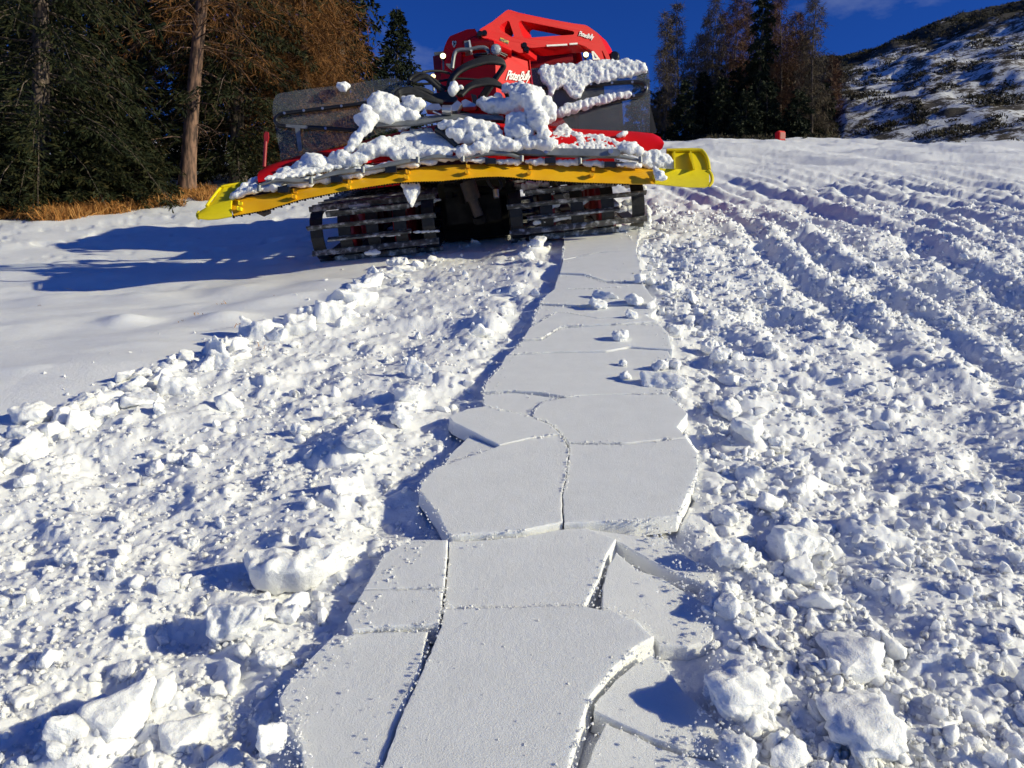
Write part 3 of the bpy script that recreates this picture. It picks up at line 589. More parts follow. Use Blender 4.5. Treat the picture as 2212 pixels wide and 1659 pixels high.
def crumbs(name, sets, lab_kind='stuff'):
    """countless crumbs of snow joined into one mesh"""
    t = (1+5**0.5)/2
    bm = bmesh.new(); bmesh.ops.create_icosphere(bm, subdivisions=1, radius=1); IV = np.array([v.co[:] for v in bm.verts]); IF = np.array([[v.index for v in f.verts] for f in bm.faces]); bm.free()
    bm = bmesh.new(); bmesh.ops.create_icosphere(bm, subdivisions=2, radius=1); JV = np.array([v.co[:] for v in bm.verts]); JF = np.array([[v.index for v in f.verts] for f in bm.faces]); bm.free()
    Vs = []; Fs = []; off = 0
    for zone, n, lo, hi, hi_res, seed, level in sets:
        BV, BF = (JV, JF) if hi_res else (IV, IF)
        r = np.random.default_rng(seed+1)
        if zone == 'edges':
            E = np.array(EDGE_PTS); E = E[r.integers(0, len(E), n)]; Z = E+r.normal(size=(n, 3))*np.array([0.007, 0.007, 0]); W = E[:, 2]
        else:
            Z = rand_zone(n, zone, seed, 440, 1690); W = ground_w(Z[:, 0], Z[:, 1]) if level == 'g' else base_w(Z[:, 0], Z[:, 1])+0.012
        s = np.exp(r.uniform(np.log(lo), np.log(hi), n))*(0.55+0.085*np.clip(Z[:, 1], 0, 12))
        m = len(BV)
        d = BV[None]*(1+0.42*(r.random((n, m, 1))-0.5)); d = d*(0.65+0.6*r.random((n, 1, 3)))
        # cut flat facets to look broken
        for _ in range(4):
            nn = r.normal(size=(n, 1, 3)); nn /= np.linalg.norm(nn, axis=2, keepdims=True); dd = (d*nn).sum(2, keepdims=True); d = d-nn*np.clip(dd-0.5, 0, None)
        a = r.uniform(0, 6.28, n); ca, sa = np.cos(a)[:, None], np.sin(a)[:, None]
        d = np.stack([d[..., 0]*ca-d[..., 1]*sa, d[..., 0]*sa+d[..., 1]*ca, d[..., 2]], -1)*s[:, None, None]
        P = d+np.stack([Z[:, 0], Z[:, 1], W+s*0.25], -1)[:, None, :]
        Vs.append(s2w(P.reshape(-1, 3))); Fs.append((BF[None]+(np.arange(n)*m)[:, None, None]).reshape(-1, 3)+off); off += n*m
    me = mesh_np(name, np.concatenate(Vs), np.concatenate(Fs), True); me.set_sharp_from_angle(angle=math.radians(40))
    o = link(name, me, M_chunk); tag(o, 'countless small snow crumbs strewn over rubble and slabs', 'snow crumbs', None, 'stuff'); return o
crumbs('snow_crumbs', [('L', 3400, 0.006, 0.022, False, 11, 'g'), ('R', 4600, 0.007, 0.026, False, 12, 'g'), ('W', 420, 0.010, 0.04, True, 13, 'g'), ('L', 160, 0.022, 0.05, True, 14, 'g'), ('R', 420, 0.022, 0.05, True, 15, 'g'),
                       ('edges', 3000, 0.0025, 0.009, False, 31, 's'), ('F', 3600, 0.008, 0.03, False, 21, 'g'), ('E', 300, 0.010, 0.04, False, 16, 'g'), ('S', 170, 0.003, 0.008, False, 17, 's'), ('X', 700, 0.003, 0.011, False, 18, 's'), ('T', 320, 0.003, 0.010, False, 19, 's'), ('U', 40, 0.006, 0.02, False, 20, 'g')])
# ------------------------------------------------------------------ snow groomer, seen from behind with its tiller raised
def c1(x, y): return (396+x*0.2604, y*0.2604)
def c2(x, y): return (900+x*0.293, y*0.293)
def c3(x, y): return (648+x*0.358, 324+y*0.358)
gu, gv = -0.45, 9.52
GB = s2w(np.array([gu, gv, float(base_w(gu, gv))]))
groomer = bpy.data.objects.new('snow_groomer', None); COL.objects.link(groomer); groomer.location = GB
tag(groomer, 'red snow groomer seen from behind with raised yellow-edged tiller caked in snow', 'snow groomer')
FWD_N = FWD; FWD = Vector(FWD_N); UP_N = UP; UP = Vector(UP_N)
def C(x, y, d):
    return np.array(cam_pos) + d*(np.array([1.0, 0, 0])*(x-CX)/F + UP_N*(CY-y)/F + FWD_N)
def part(mb, name, mat, parent=None, sharp=None, label=None):
    o = mb.build(name, mat, parent or groomer, GB, sharp)
    if label: o['label'] = label
    return o
ROLL = math.atan(0.105)
MM = Matrix.Translation(Vector(GB)) @ Matrix.Rotation(SLOPE, 4, 'X') @ Matrix.Rotation(-ROLL, 4, 'Y')
def yd(x): return 8.05+(x-425)/1115*0.6            # depth of the tiller's rear edge across the picture
def lerp_poly(pts, n):
    p = np.array(pts, float); return np.stack([np.linspace(p[0, 0], p[-1, 0], n), np.interp(np.linspace(p[0, 0], p[-1, 0], n), p[:, 0], p[:, 1])], -1)

# --- tracks
def track(x0, x1, n_label):
    r = 0.30; Lh = 4.3; zc = r+0.03
    per = 2*Lh+2*math.pi*r
    def path(s):
        s = s % per
        if s < math.pi*r:
            a = math.pi/2+s/r; return Vector((0, r*math.cos(a), zc+r*math.sin(a))), Vector((0, math.cos(a), math.sin(a)))
        s -= math.pi*r
        if s < Lh: return Vector((0, s, zc-r)), Vector((0, 0, -1))
        s -= Lh
        if s < math.pi*r:
            a = -math.pi/2+s/r; return Vector((0, Lh+r*math.cos(a), zc+r*math.sin(a))), Vector((0, math.cos(a), math.sin(a)))
        s -= math.pi*r; return Vector((0, Lh-s, zc+r)), Vector((0, 0, 1))
    mb = MB(); W = x1-x0
    for bx in np.linspace(x0+0.10, x1-0.10, 5):
        V = []; Fs = []; n = 90; hw = 0.075
        for i in range(n):
            p, nn = path(per*i/n)
            for o_, q in ((-hw, 0), (hw, 0), (hw, -0.025), (-hw, -0.025)): V.append(MM @ (p+nn*q+Vector((bx+o_, 0, 0))))
        for i in range(n):
            j = (i+1) % n
            for k in range(4): k2 = (k+1) % 4; Fs.append((i*4+k, i*4+k2, j*4+k2, j*4+k))
        mb.add(V, Fs, False)
    tr = part(mb, 'track', M_rub, None)
    nc = int(per/0.155); ce = []
    for i in range(nc):
        p, nn = path(per*i/nc+0.03); t = Vector((1, 0, 0)).cross(nn); cb = MB()
        a, b = (x0, x1) if i % 2 == 0 else (x0+0.25*W*(0.6 if x0 < 0 else 0.55), x1-0.2*W)
        sec = [(-0.028, -0.004), (0.028, -0.004), (0.024, 0.018), (0.009, 0.058), (-0.009, 0.058), (-0.024, 0.018)]
        V = []; ns = 9
        for k in range(ns+1):
            xx = a+(b-a)*k/ns
            for (q, h) in sec:
                hh = h if h < 0.03 else h+0.012*(mnoise.noise(Vector((xx*9, i*2.3, 0)))); V.append(MM @ (p+Vector((xx, 0, 0))+t*q+nn*hh))
        m = 6; Fs = [(k*m+j, k*m+(j+1) % m, (k+1)*m+(j+1) % m, (k+1)*m+j) for k in range(ns) for j in range(m)]
        Fs += [tuple(range(m-1, -1, -1)), tuple(ns*m+j for j in range(m))]
        cb.add(V, Fs); part(cb, 'cleat', M_alu, tr)
    for yy in (0.0, 1.05, 1.75, 2.45, 3.15, Lh):
        for bx in (x0+0.30*W, x0+0.70*W):
            wb = MB(); rr = r-0.05; c = MM @ Vector((bx, yy, zc)); ax = (MM.to_3x3() @ Vector((1, 0, 0)))
            wb.tube([c-ax*0.07, c-ax*0.069, c+ax*0.069, c+ax*0.07], [rr*0.5, rr, rr, rr*0.5], 20)
            part(wb, 'wheel', M_dred, tr)
    return tr
tl = track(-1.98, -0.42, 0); trr = track(0.44, 2.10, 1)
# --- chassis, deck and cab
mb = MB(); mb.box(MM, (-0.42, 0.35, 0.03), (0.44, 4.4, 0.75)); mb.box(MM, (-0.30, -0.15, 0.30), (0.36, 0.3, 0.62)); part(mb, 'chassis', M_dark)  # main box carried down almost to the snow to block light underneath
mb = MB(); mb.box(MM, (-1.85, 0.55, 0.78), (1.85, 4.5, 0.92)); mb.box(MM, (-0.75, 0.75, 0.922), (1.3, 1.9, 1.12)); part(mb, 'deck', M_red)
mb = MB(); mb.prism([[MM @ Vector((x, 0.75, z)) for x, z in ((0.62, 0.925), (0.70, 1.52), (0.82, 1.60), (1.12, 1.60), (1.42, 1.05), (1.42, 0.925))]], MM.to_3x3() @ Vector((0, 0.9, 0))); part(mb, 'engine_cover', M_red)
mb = MB(); mb.box(MM, (1.46, 0.8, 0.925), (2.02, 1.5, 1.50)); mb.box(MM, (1.2, 1.66, 0.925), (1.9, 1.92, 1.75)); part(mb, 'tool_locker', M_dark)
for q in (0.78, 0.95):
    mb = MB(); mb.tube([MM @ Vector((q, 0.74, 0.95)), MM @ Vector((q-0.02, 0.72, 1.4))], 0.03, 8); part(mb, 'guard_rail', M_red)
mb = MB()
prof = [(2.0, 0.95), (1.95, 2.10), (2.1, 2.36), (3.2, 2.36), (3.75, 1.65), (4.0, 0.95)]
mb.prism([[MM @ Vector((-0.42, y, z)) for y, z in prof]], MM.to_3x3() @ Vector((1.95, 0, 0))); cab = part(mb, 'cab', M_dred)
mb = MB(); mb.box(MM, (-0.3, 1.93, 1.25), (1.4, 1.965, 2.05)); part(mb, 'rear_window', M_blk, cab)
mb = MB(); mb.box(MM, (-0.40, 2.12, 2.365), (1.50, 2.30, 2.41)); part(mb, 'roof_rail', M_gry, cab)

# --- tiller: amber comb with yellow end pieces
top = lerp_poly([(497,432),(578,418),(656,403),(735,388),(839,372),(905,361),(972,356),(1011,355),(1078,354),(1143,356),(1281,360),(1413,363)], 60)
bot = lerp_poly([(505,466),(576,453),(648,431),(752,410),(856,394),(905,392),(952,391),(1000,386),(1040,382),(1078,381),(1110,383),(1149,388),(1257,394),(1364,397),(1420,397)], 60)
mb = MB(); mb.loft([C(x, y, yd(x)+0.17) for x, y in top], [C(x, y, yd(x)) for x, y in bot], 5, 0.025, 0.03); comb = part(mb, 'tiller_comb', M_ora, None, 30)
mb = MB()
for i in range(150):
    f = i/149*0.93; x = np.interp(f, np.linspace(0, 1, 60), bot[:, 0]); y = np.interp(x, bot[:, 0], bot[:, 1]); s = 0.010 if i % 3 else 0.018
    p = Matrix.Translation(Vector(C(x, y, yd(x)+0.02))); mb.box(p, (-0.009, -0.012, -s*1.4), (0.009, 0.012, 0.008))
part(mb, 'serrated_edge', M_dark, comb)
def plate(name, px, dd, off, mat, par=comb):
    m_ = MB(); m_.prism([[C(x, y, d) for (x, y), d in zip(px, dd)]], off); return part(m_, name, mat, par)
# left end piece: lower blade and raised wing
lt = lerp_poly([(430,457),(447,446),(470,440),(500,433)], 12); lb = lerp_poly([(430,472),(447,474.5),(470,473),(500,467)], 12)
mb = MB(); mb.loft([C(x, y, yd(x)+0.05) for x, y in lt], [C(x, y, yd(x)) for x, y in lb], 4, 0.02, 0.03)
mb.tube([C(430, 457, yd(430)+0.06), C(426.5, 465, yd(430)+0.04), C(430, 472, yd(430)+0.02)], 0.018, 8, 4); part(mb, 'end_piece', M_yel, comb, 30)
mb = MB(); mb.loft([C(474,409,8.5), C(484,403,8.52), C(500,400,8.55), C(531,396,8.6)], [C(446,446,8.12), C(462,442,8.13), C(480,438,8.15), C(506,432,8.18)], 6, -0.03, 0.025); part(mb, 'end_plate', M_yel, comb)
mb = MB(); mb.loft([C(500,402,8.50), C(506,400,8.52)], [C(497,424,8.16), C(503,423,8.18)], 4, -0.02, 0.02, (1, 0.2, 0)); part(mb, 'rib', M_yel, comb)
mb = MB(); mb.tube([C(446,445,8.10), C(458,428,8.27), C(474,408,8.49), C(484,402,8.51), C(530,395,8.59)], 0.016, 6, 4); part(mb, 'rim', M_yel, comb)
# right end piece
rt = lerp_poly([(1415,363),(1457,365),(1498,367),(1530,367)], 14); rb = lerp_poly([(1415,397),(1486,404),(1524,404.5),(1532,402)], 14)
mb = MB(); mb.loft([C(x, y, yd(x)+0.06) for x, y in rt], [C(x, y, yd(x)) for x, y in rb], 4, 0.02, 0.03)
mb.tube([C(1530, 368, yd(1530)+0.05), C(1537, 378, yd(1530)+0.04), C(1538, 392, yd(1530)+0.02), C(1531, 402, yd(1530)+0.015)], 0.02, 8, 4); part(mb, 'end_piece', M_yel, comb, 30)
mb = MB(); px = [(1440,326),(1507,325),(1518,330),(1525,339),(1529,352),(1531,368),(1497,369),(1458,366),(1441,360)]
mb.prism([[C(x, y, 8.72+(368-y)*0.007) for x, y in px]], FWD*0.03); part(mb, 'end_plate', M_yel, comb)
mb = MB(); mb.tube([C(1440,325,8.98), C(1507,324,8.98), C(1519,329,8.95), C(1526,339,8.88), C(1530,352,8.80), C(1532,367,8.70)], 0.022, 6, 4); part(mb, 'rim', M_yel, comb)
for xa, xb in ((1454, 1456), (1489, 1497)):
    mb = MB(); mb.prism([[C(xa, 327, 8.98), C(xa+1, 327, 8.86), C(xb, 364, 8.58), C(xb, 367, 8.72)]], (0.02, 0, 0)); part(mb, 'rib', M_yel, comb)
for bx, by in ((523,447),(641,421),(758,400),(882,379),(1012,367),(1146,369),(1281,373),(1416,379)):
    mb = MB(); d = yd(bx)
    for k in (-1, 1):
        p = Matrix.Translation(Vector(C(bx+(1.5 if k < 0 else -1.5), by+k*5.5, d+0.065-k*0.045)))
        mb.box(p, (-0.022, -0.055, -0.018), (0.010, 0.03, 0.018)); mb.box(p, (-0.030, -0.060, -0.012), (-0.0225, -0.01, 0.03))
    
    part(mb, 'bracket', M_ora if 560 < bx < 1400 else M_yel, comb)

# --- rubber strip and grey linkage above the comb
rs = [(x, y-6) for x, y in lerp_poly([(500,433),(578,418),(735,388),(839,372),(972,356),(1143,356),(1281,360),(1420,363)], 40)]
mb = MB(); mb.loft([C(x, y-5, yd(x)+0.42) for x, y in rs], [C(x, y+7, yd(x)+0.19) for x, y in rs], 3, 0.0, 0.03); part(mb, 'rubber_strip', M_rub)
mb = MB(); mb.prism([[C(*c2(x, y), yd(1150)+0.02) for x, y in ((545,1098),(640,1088),(1480,1098),(1500,1108),(1500,1140),(1475,1152),(1000,1142),(560,1120))]], FWD*0.09)
bar = part(mb, 'linkage_bar', M_gry)
mb = MB()
for cxx, cyy in ((955,1118),(1430,1120),(560,1108)): 
    p = Vector(C(*c2(cxx, cyy), yd(1150)+0.02)); mb.tube([p, p-FWD*0.03], 0.028, 12)
part(mb, 'bolt', M_chr, bar)
def arm(pts, r, d0=0.03):
    m_ = MB(); P = [C(*p, yd(p[0])+d0) for p in pts]; m_.tube(P, r, 8, 5); return part(m_, 'linkage_arm', M_gry, bar)
arm([c2(340,1170), c2(480,1135), c2(640,1130), c2(775,1165)], [0.012, 0.03, 0.03, 0.014])
arm([c2(1205,1178), c2(1320,1150), c2(1480,1150), c2(1650,1185)], [0.012, 0.028, 0.028, 0.014])
arm([c1(625,1540), c1(780,1490), c1(920,1500), c1(1060,1500)], [0.012, 0.03, 0.03, 0.014])
arm([c1(1060,1500), c1(1250,1440), c1(1400,1420), c1(1490,1412)], [0.012, 0.03, 0.03, 0.014])
arm([c1(1490,1412), c1(1700,1370), c1(1850,1340), c1(1945,1330)], [0.012, 0.03, 0.03, 0.014])
arm([c1(1945,1330), c1(2100,1300), c2(340,1170)], [0.012, 0.028, 0.014])
for q in (c2(340,1172), c2(775,1172), c2(1205,1188), c2(1650,1180), c1(628,1565), c1(1060,1502), c1(1490,1412), c1(1945,1330)):
    mb = MB(); p = Vector(C(q[0], q[1], yd(q[0])+0.0)); mb.tube([p-UP*0.032, p+UP*0.036], 0.023, 12); part(mb, 'pivot_post', M_gry, bar)
for q in (c2(545,1190), c2(985,1185), c2(1425,1215), c1(830,1575), c1(1270,1490), c1(1720,1410)):
    mb = MB(); mb.box(Matrix.Translation(Vector(C(q[0], q[1], yd(q[0])+0.02))), (-0.06, -0.01, -0.028), (0.06, 0.06, 0.035)); part(mb, 'rubber_clip', M_blk)

# --- red tiller hoods
htop = [(566,366),(580,357),(605,348),(660,333),(720,320),(800,300),(870,283),(940,270),(1005,262)]
hbot = [(558,394),(585,388),(620,381),(680,370),(740,360),(820,348),(880,340),(950,335),(1005,332)]
mb = MB(); mb.loft([C(x, y, yd(x)+0.62) for x, y in htop], [C(x, y, yd(x)+0.18) for x, y in hbot], 6, 0.08, 0.04); hoodl = part(mb, 'tiller_hood', M_red, None, 40)
htop = [(1022,262),(1100,268),(1180,276),(1235,278),(1300,281),(1370,284),(1410,288),(1426,296),(1431,308)]
hbot = [(1022,332),(1100,331),(1180,331),(1235,331),(1300,331),(1370,330),(1408,328),(1424,324),(1432,318)]
mb = MB(); mb.loft([C(x, y, yd(x)+0.55) for x, y in htop], [C(x, y, yd(x)+0.16) for x, y in hbot], 6, 0.08, 0.04); hoodr = part(mb, 'tiller_hood', M_red, None, 40)
mb = MB(); p0, p1 = C(571, 360, 8.45), C(574, 306, 8.45); mb.tube([p0, p1], 0.020, 8)
mb.prism([[C(571,307,8.44), C(569.5,292,8.44), C(573,284,8.44), C(579,285,8.44), C(580,296,8.44), C(577,308,8.44)]], FWD*0.03); part(mb, 'marker_pole', M_dred)
mb = MB(); mb.tube([C(556,461,8.2), C(566,459,8.22), C(579,452,8.26)], [0.004, 0.05, 0.055], 8); part(mb, 'skid', M_rust)
# --- clear flaps
def flap(px, dfun, mat, name='clear_flap'):
    m_ = MB(); m_.prism([[C(x, y, dfun(x)) for x, y in px]], FWD*0.008); return part(m_, name, mat)
fl = lambda x: 8.92+(x-600)/300*0.10
fr = lambda x: 9.16+(x-1150)/255*0.08
flpx = [(589,242),(589,228),(591,214),(596,206),(604,201),(656,193),(727,185),(802,174),(846,168),(856,168),(864,172),(890,188),(892,240),(850,282),(760,306),(700,324),(606,346),(604,325),(600,305),(594,275),(590,258)]
f_l = flap(flpx, fl, M_clearL)
frpx = [(1146,148),(1200,144),(1300,138),(1385,131),(1396,136),(1401,150),(1404,180),(1405,210),(1404,286),(1300,281),(1237,278),(1170,268),(1146,230)]
f_r = flap(frpx, fr, M_clearR)
mb = MB(); mb.prism([[C(1404,228,9.3), C(1406,232,9.3), C(1419,286,9.3), C(1405,288,9.3)]], FWD*0.02); part(mb, 'side_flap', M_rub)
ftl = [c1(1600,845), c1(1400,870), c1(1000,920), c1(845,940), c1(790,958), c1(765,998), c1(790,1035), c1(850,1045), c1(1040,1055), c1(1460,1082)]
mb = MB(); mb.tube([C(x, y, fl(x)-0.03) for x, y in ftl], 0.024, 8, 4); part(mb, 'flap_frame', M_blk, f_l)
ftr = [c2(840,648), c2(1250,628), c2(1500,610), c2(1640,606), c2(1682,625), c2(1692,660), c2(1665,697), c2(1600,712), c2(1200,800), c2(1000,860)]
mb = MB(); mb.tube([C(x, y, fr(x)-0.03) for x, y in ftr], 0.027, 8, 4); part(mb, 'flap_frame', M_blk, f_r)
for q in ((840,940),(1000,918),(1155,900),(1312,880),(1180,1066)):
    x, y = c1(*q); p = Vector(C(x, y, fl(x)-0.058)); mb = MB(); mb.tube([p, p-FWD*0.012], 0.015, 8); part(mb, 'bolt', M_chr, f_l)
for q in ((1285,622),(1440,612),(1590,606),(1686,645),(1600,706),(1440,742)):
    x, y = c2(*q); p = Vector(C(x, y, fr(x)-0.060)); mb = MB(); mb.tube([p, p-FWD*0.012], 0.015, 8); part(mb, 'bolt', M_chr, f_r)
mb = MB(); D_ = fl(640)-0.06
mb.prism([[C(*c1(x, y), D_) for x, y in ((850,1030),(1020,1040),(1032,1050),(1022,1066),(965,1064),(985,1250),(955,1252),(925,1062),(850,1052))]], FWD*0.012); part(mb, 'flap_stay', M_gry, f_l)

# --- winch tower
TL, TM, TR = 10.45, 9.85, 10.35
def td(x):      # depth of the tower's two rear faces, x in crop coordinates
    return TL+(TM-TL)*(x-175)/(580-175) if x < 580 else TM+(TR-TM)*(x-580)/(850-580)
fL = [(160,720),(178,600),(180,440),(205,345),(228,292),(250,275),(400,330),(520,360),(580,385),(585,640),(585,720)]
fR = [(580,385),(700,415),(822,400),(836,520),(850,640),(855,720),(585,720),(585,640)]
mb = MB()
back = Vector(FWD)*0.75+Vector((0.1, 0, 0))
mb.prism([[C(*c2(x, y), td(x)) for x, y in fL]], back); mb.prism([[C(*c2(x, y), td(x)+0.001) for x, y in fR]], back)
tower = part(mb, 'winch_tower', M_red)
mb = MB(); mb.prism([[C(*c2(x, y), td(x)-0.02) for x, y in ((228,293),(246,266),(372,216),(430,212),(446,240),(440,262),(345,300),(340,420),(205,345))]], back); part(mb, 'winch_head', M_red, tower)
# domed drum cover
mb = MB(); rows = []
prof = [(345,330),(375,290),(420,268),(490,275),(560,305),(620,335),(700,385)]
lowr = [(340,420),(400,400),(450,378),(520,372),(580,380),(640,400),(700,420)]
mb.loft([C(*c2(x, y), td(x)+0.10) for x, y in prof], [C(*c2(x, y), td(x)-0.03) for x, y in lowr], 6, 0.16, 0.05); part(mb, 'drum_cover', M_red, tower, 40)
for k, (xa, ya, xb, yb) in enumerate(((415,395,525,385),(430,408,560,402),(600,372,668,402),(610,390,655,412))):
    mb = MB(); q = [(xa, ya), (xb, yb), (xb+2, yb+8), (xa+2, ya+8)]; mb.prism([[C(*c2(x, y), td(x)-0.12) for x, y in q]], FWD*0.1); part(mb, 'louvre', M_blk, tower)
for xa, ya, xb, yb in ((337,305,325,560),(252,400,245,520)):
    mb = MB(); mb.tube([C(*c2(xa, ya), td(xa)-0.02), C(*c2(xb, yb), td(xb)-0.02)], 0.014, 6); part(mb, 'panel_edge', M_red, tower)
mb = MB(); mb.tube([C(*c2(826,400), td(826)-0.02), C(*c2(848,620), td(848)-0.02)], 0.012, 6); part(mb, 'panel_edge', M_red, tower)
# shield emblem
sh = [(262,305),(270,300),(278,304),(286,300),(293,306),(291,322),(284,340),(276,350),(267,338),(261,322)]
mb = MB(); mb.prism([[C(*c2(x, y), td(x)-0.032) for x, y in sh]], FWD*0.01); em = part(mb, 'shield_emblem', M_crm, tower)
hs = [(270,308),(276,304),(279,310),(277,316),(283,318),(286,313),(287,320),(283,326),(285,334),(281,334),(278,328),(272,334),(274,341),(270,340),(268,332),(273,325),(271,320),(268,319),(272,315)]
mb = MB(); mb.prism([[C(*c2(x, y), td(x)-0.036) for x, y in hs]], FWD*0.003); part(mb, 'horse_mark', M_blk, em)
# --- winch boom
bd = lambda x: 9.80+(x-470)/960*0.85
outer = [(445,255),(470,213),(560,158),(655,82),(675,72),(700,76),(760,95),(1000,145),(1150,172),(1235,183),(1262,192),(1330,240),(1362,290),(1380,330),(1432,440),(1450,470),(1340,470),(1338,440),(1300,375),(1240,340),(1185,322),(960,342),(860,352),(828,350),(805,330),(800,385),(760,390),(640,340),(520,292)]
h1 = [(612,200),(622,182),(660,157),(672,153),(684,160),(714,252),(716,266),(706,272),(690,266),(630,228),(616,214)]
h2 = [(750,175),(756,160),(770,152),(1130,224),(1150,228),(1162,236),(1160,250),(1150,256),(960,268),(806,280),(790,274),(780,260)]
h3 = [(1362,372),(1372,378),(1400,440),(1392,452),(1378,430)]
mb = MB(); mb.prism([[C(*c2(x, y), bd(x)) for x, y in l] for l in (outer, h1, h2, h3)], Vector(FWD)*0.26+Vector((0.16, 0, 0))); boom = part(mb, 'winch_boom', M_red)
mb = MB(); mb.prism([[C(*c2(x, y), bd(x)-0.012) for x, y in ((958,330),(1110,322),(1112,334),(960,342))]], FWD*0.02); mb.prism([[C(*c2(x, y), bd(x)-0.012) for x, y in ((1126,318),(1186,314),(1187,326),(1128,330))]], FWD*0.02); part(mb, 'light_strip', M_whi, boom)
mb = MB(); mb.prism([[C(*c2(x, y), bd(x)-0.008) for x, y in ((618,275),(682,303),(674,324),(612,296))]], FWD*0.004); part(mb, 'warning_decal', M_dec, boom)
mb = MB(); mb.prism([[C(*c2(x, y), bd(x)-0.05) for x, y in ((1290,378),(1305,376),(1356,440),(1300,440))], [C(*c2(x, y), bd(x)-0.05) for x, y in ((1304,392),(1330,428),(1312,428))]], FWD*0.03); part(mb, 'cable_guide', M_crm, boom)
mb = MB()
for (x, y) in ((795,330),(810,360),(500,240),(465,245)):
    p = Vector(C(*c2(x, y), bd(x)-0.03)); mb.tube([p, p+FWD*0.1], 0.035, 12)
part(mb, 'hinge_pin', M_blk, boom)
mb = MB(); p = Vector(C(*c2(1456,425), 10.7)); 
mb.tube([p-FWD*0.06, p-FWD*0.04, p, p+FWD*0.04], [0.05, 0.075, 0.08, 0.03], 14); part(mb, 'rear_lamp', M_blk)
def lettering(text, px, dfun, name, parent, lift):
    """px: three crop points: lower left, lower right, upper left of the text box"""
    cu = bpy.data.curves.new('txt', 'FONT'); cu.body = text; cu.size = 1; cu.shear = 0.35; cu.extrude = 0.015; cu.offset = 0.018; cu.resolution_u = 2; cu.space_character = 0.88
    ob = bpy.data.objects.new('txt', cu); COL.objects.link(ob); dg = bpy.context.evaluated_depsgraph_get(); me = bpy.data.meshes.new_from_object(ob.evaluated_get(dg)); bpy.data.objects.remove(ob); bpy.data.curves.remove(cu)
    co = np.array([v.co[:] for v in me.vertices]); w = co[:, 0].max(); hgt = 0.72
    P = [Vector(C(*c2(x, y), dfun(x)-lift)) for x, y in px]; ex = (P[1]-P[0])/w; ey = (P[2]-P[0])/hgt; ez = -Vector(FWD)*0.3
    for v in me.vertices:
        c = v.co.copy(); wob = 0.05*math.sin(c.x*2.3); v.co = P[0]+ex*c.x+ey*(c.y+wob)+ez*c.z-Vector(GB)
    me.materials.clear(); o = link(name, me, M_let, parent); return o
lettering('PistenBully', [(1193,263),(1306,292),(1197,228)], bd, 'lettering', boom, 0.012)
lettering('PistenBully', [(655,590),(842,592),(665,520)], td, 'lettering', tower, 0.02)
# --- lamps
def lamp(q, d, r, lit, mat, face=(0, 0, 0)):
    x, y = c2(*q); p = Vector(C(x, y, d)); ax = (-Vector(FWD)+Vector(face)).normalized(); m_ = MB()
    m_.tube([p-ax*0.10, p-ax*0.07, p-ax*0.01, p+ax*0.012], [r*0.4, r*0.9, r*1.18, r*1.18], 18, cap=True); o = part(m_, 'lamp', M_blk if lit else M_gry)
    m_ = MB(); m_.tube([p+ax*0.0125, p+ax*0.022, p+ax*0.030], [r*1.02, r*0.9, r*0.3], 18); part(m_, 'lens', mat, o)
    m_ = MB(); m_.tube([p-ax*0.05, p-ax*0.05-UP*0.16], 0.014, 6); part(m_, 'lamp_stalk', M_gry, o); return o
lamp((195,415), 10.0, 0.036, True, M_lamp); lamp((1110,412), 10.82, 0.036, True, M_lamp); lamp((1248,405), 10.6, 0.036, True, M_lamp); lamp((122,566), 9.6, 0.030, True, M_lamp2)
lamp((585,365), 9.62, 0.058, False, M_lens)
mb = MB(); mb.tube([C(*c2(x, y), 9.68) for x, y in ((262,505),(270,440),(280,395),(305,370),(390,365),(450,352),(500,352),(525,372),(535,400))], 0.026, 8, 4); part(mb, 'grab_rail', M_gry)
mb = MB(); mb.prism([[C(*c2(x, y), 9.70) for x, y in ((350,302),(388,298),(396,372),(356,380))]], FWD*0.14); cmr = part(mb, 'rear_camera', M_gry); 
mb = MB(); mb.prism([[C(*c2(x, y), 9.66) for x, y in ((382,296),(394,294),(410,372),(404,378),(394,374))]], FWD*0.1); part(mb, 'camera_hood', M_whi, cmr)
mb = MB(); mb.prism([[C(*c2(x, y), 9.74) for x, y in ((215,468),(262,470),(275,480),(270,510),(255,505))]], FWD*0.06); part(mb, 'bracket_plate', M_gry)
mb = MB(); mb.box(Matrix.Translation(Vector(C(*c2(1000,425), 10.9))), (-0.42, 0, -0.10), (0.35, 0.4, 0.06)); part(mb, 'lamp_console', M_dred)
mb = MB(); mb.tube([C(*c2(1120,440), 10.95), C(*c2(1130,398), 10.95), C(*c2(1170,392), 10.95), C(*c2(1190,420), 10.95), C(*c2(1195,470), 10.95)], 0.06, 10, 4); part(mb, 'roll_bar', M_red)
# --- hoses
def hose(pts, d, r=0.022):
    m_ = MB(); dd = np.linspace(d[0], d[1], len(pts)); m_.tube([C(x, y, q) for (x, y), q in zip(pts, dd)], r, 8, 6); part(m_, 'hydraulic_hose', M_rub)
for k in range(4):
    o = k*11; hose([c2(225+o*.6,660), c2(262+o*.5,560+o*.3), c2(360,480+o*.8), c2(500,430+o), c2(600,432+o), c2(640+o*.2,470+o*.5), c2(600,545+o*.5), c2(520+o,640), c2(460+o,730)], (9.0-k*0.03, 9.2), 0.026)
for k in range(4):
    o = k*11; hose([c2(300+o,705), c2(370+o*.5,640+o*.4), c2(450,598+o), c2(545,588+o), c2(620+o*.3,630+o*.5), c2(660+o*.3,690), c2(680+o*.2,760)], (8.9-k*0.03, 9.0), 0.024)
hose([c1(1872,700), c1(1885,650), c1(1960,612), c1(2060,650), c1(2140,715), c1(2200,740)], (8.9, 9.0), 0.024)
hose([c1(1985,600), c1(2050,590), c1(2140,592), c1(2212,610), c2(200,530)], (9.0, 9.2), 0.016)
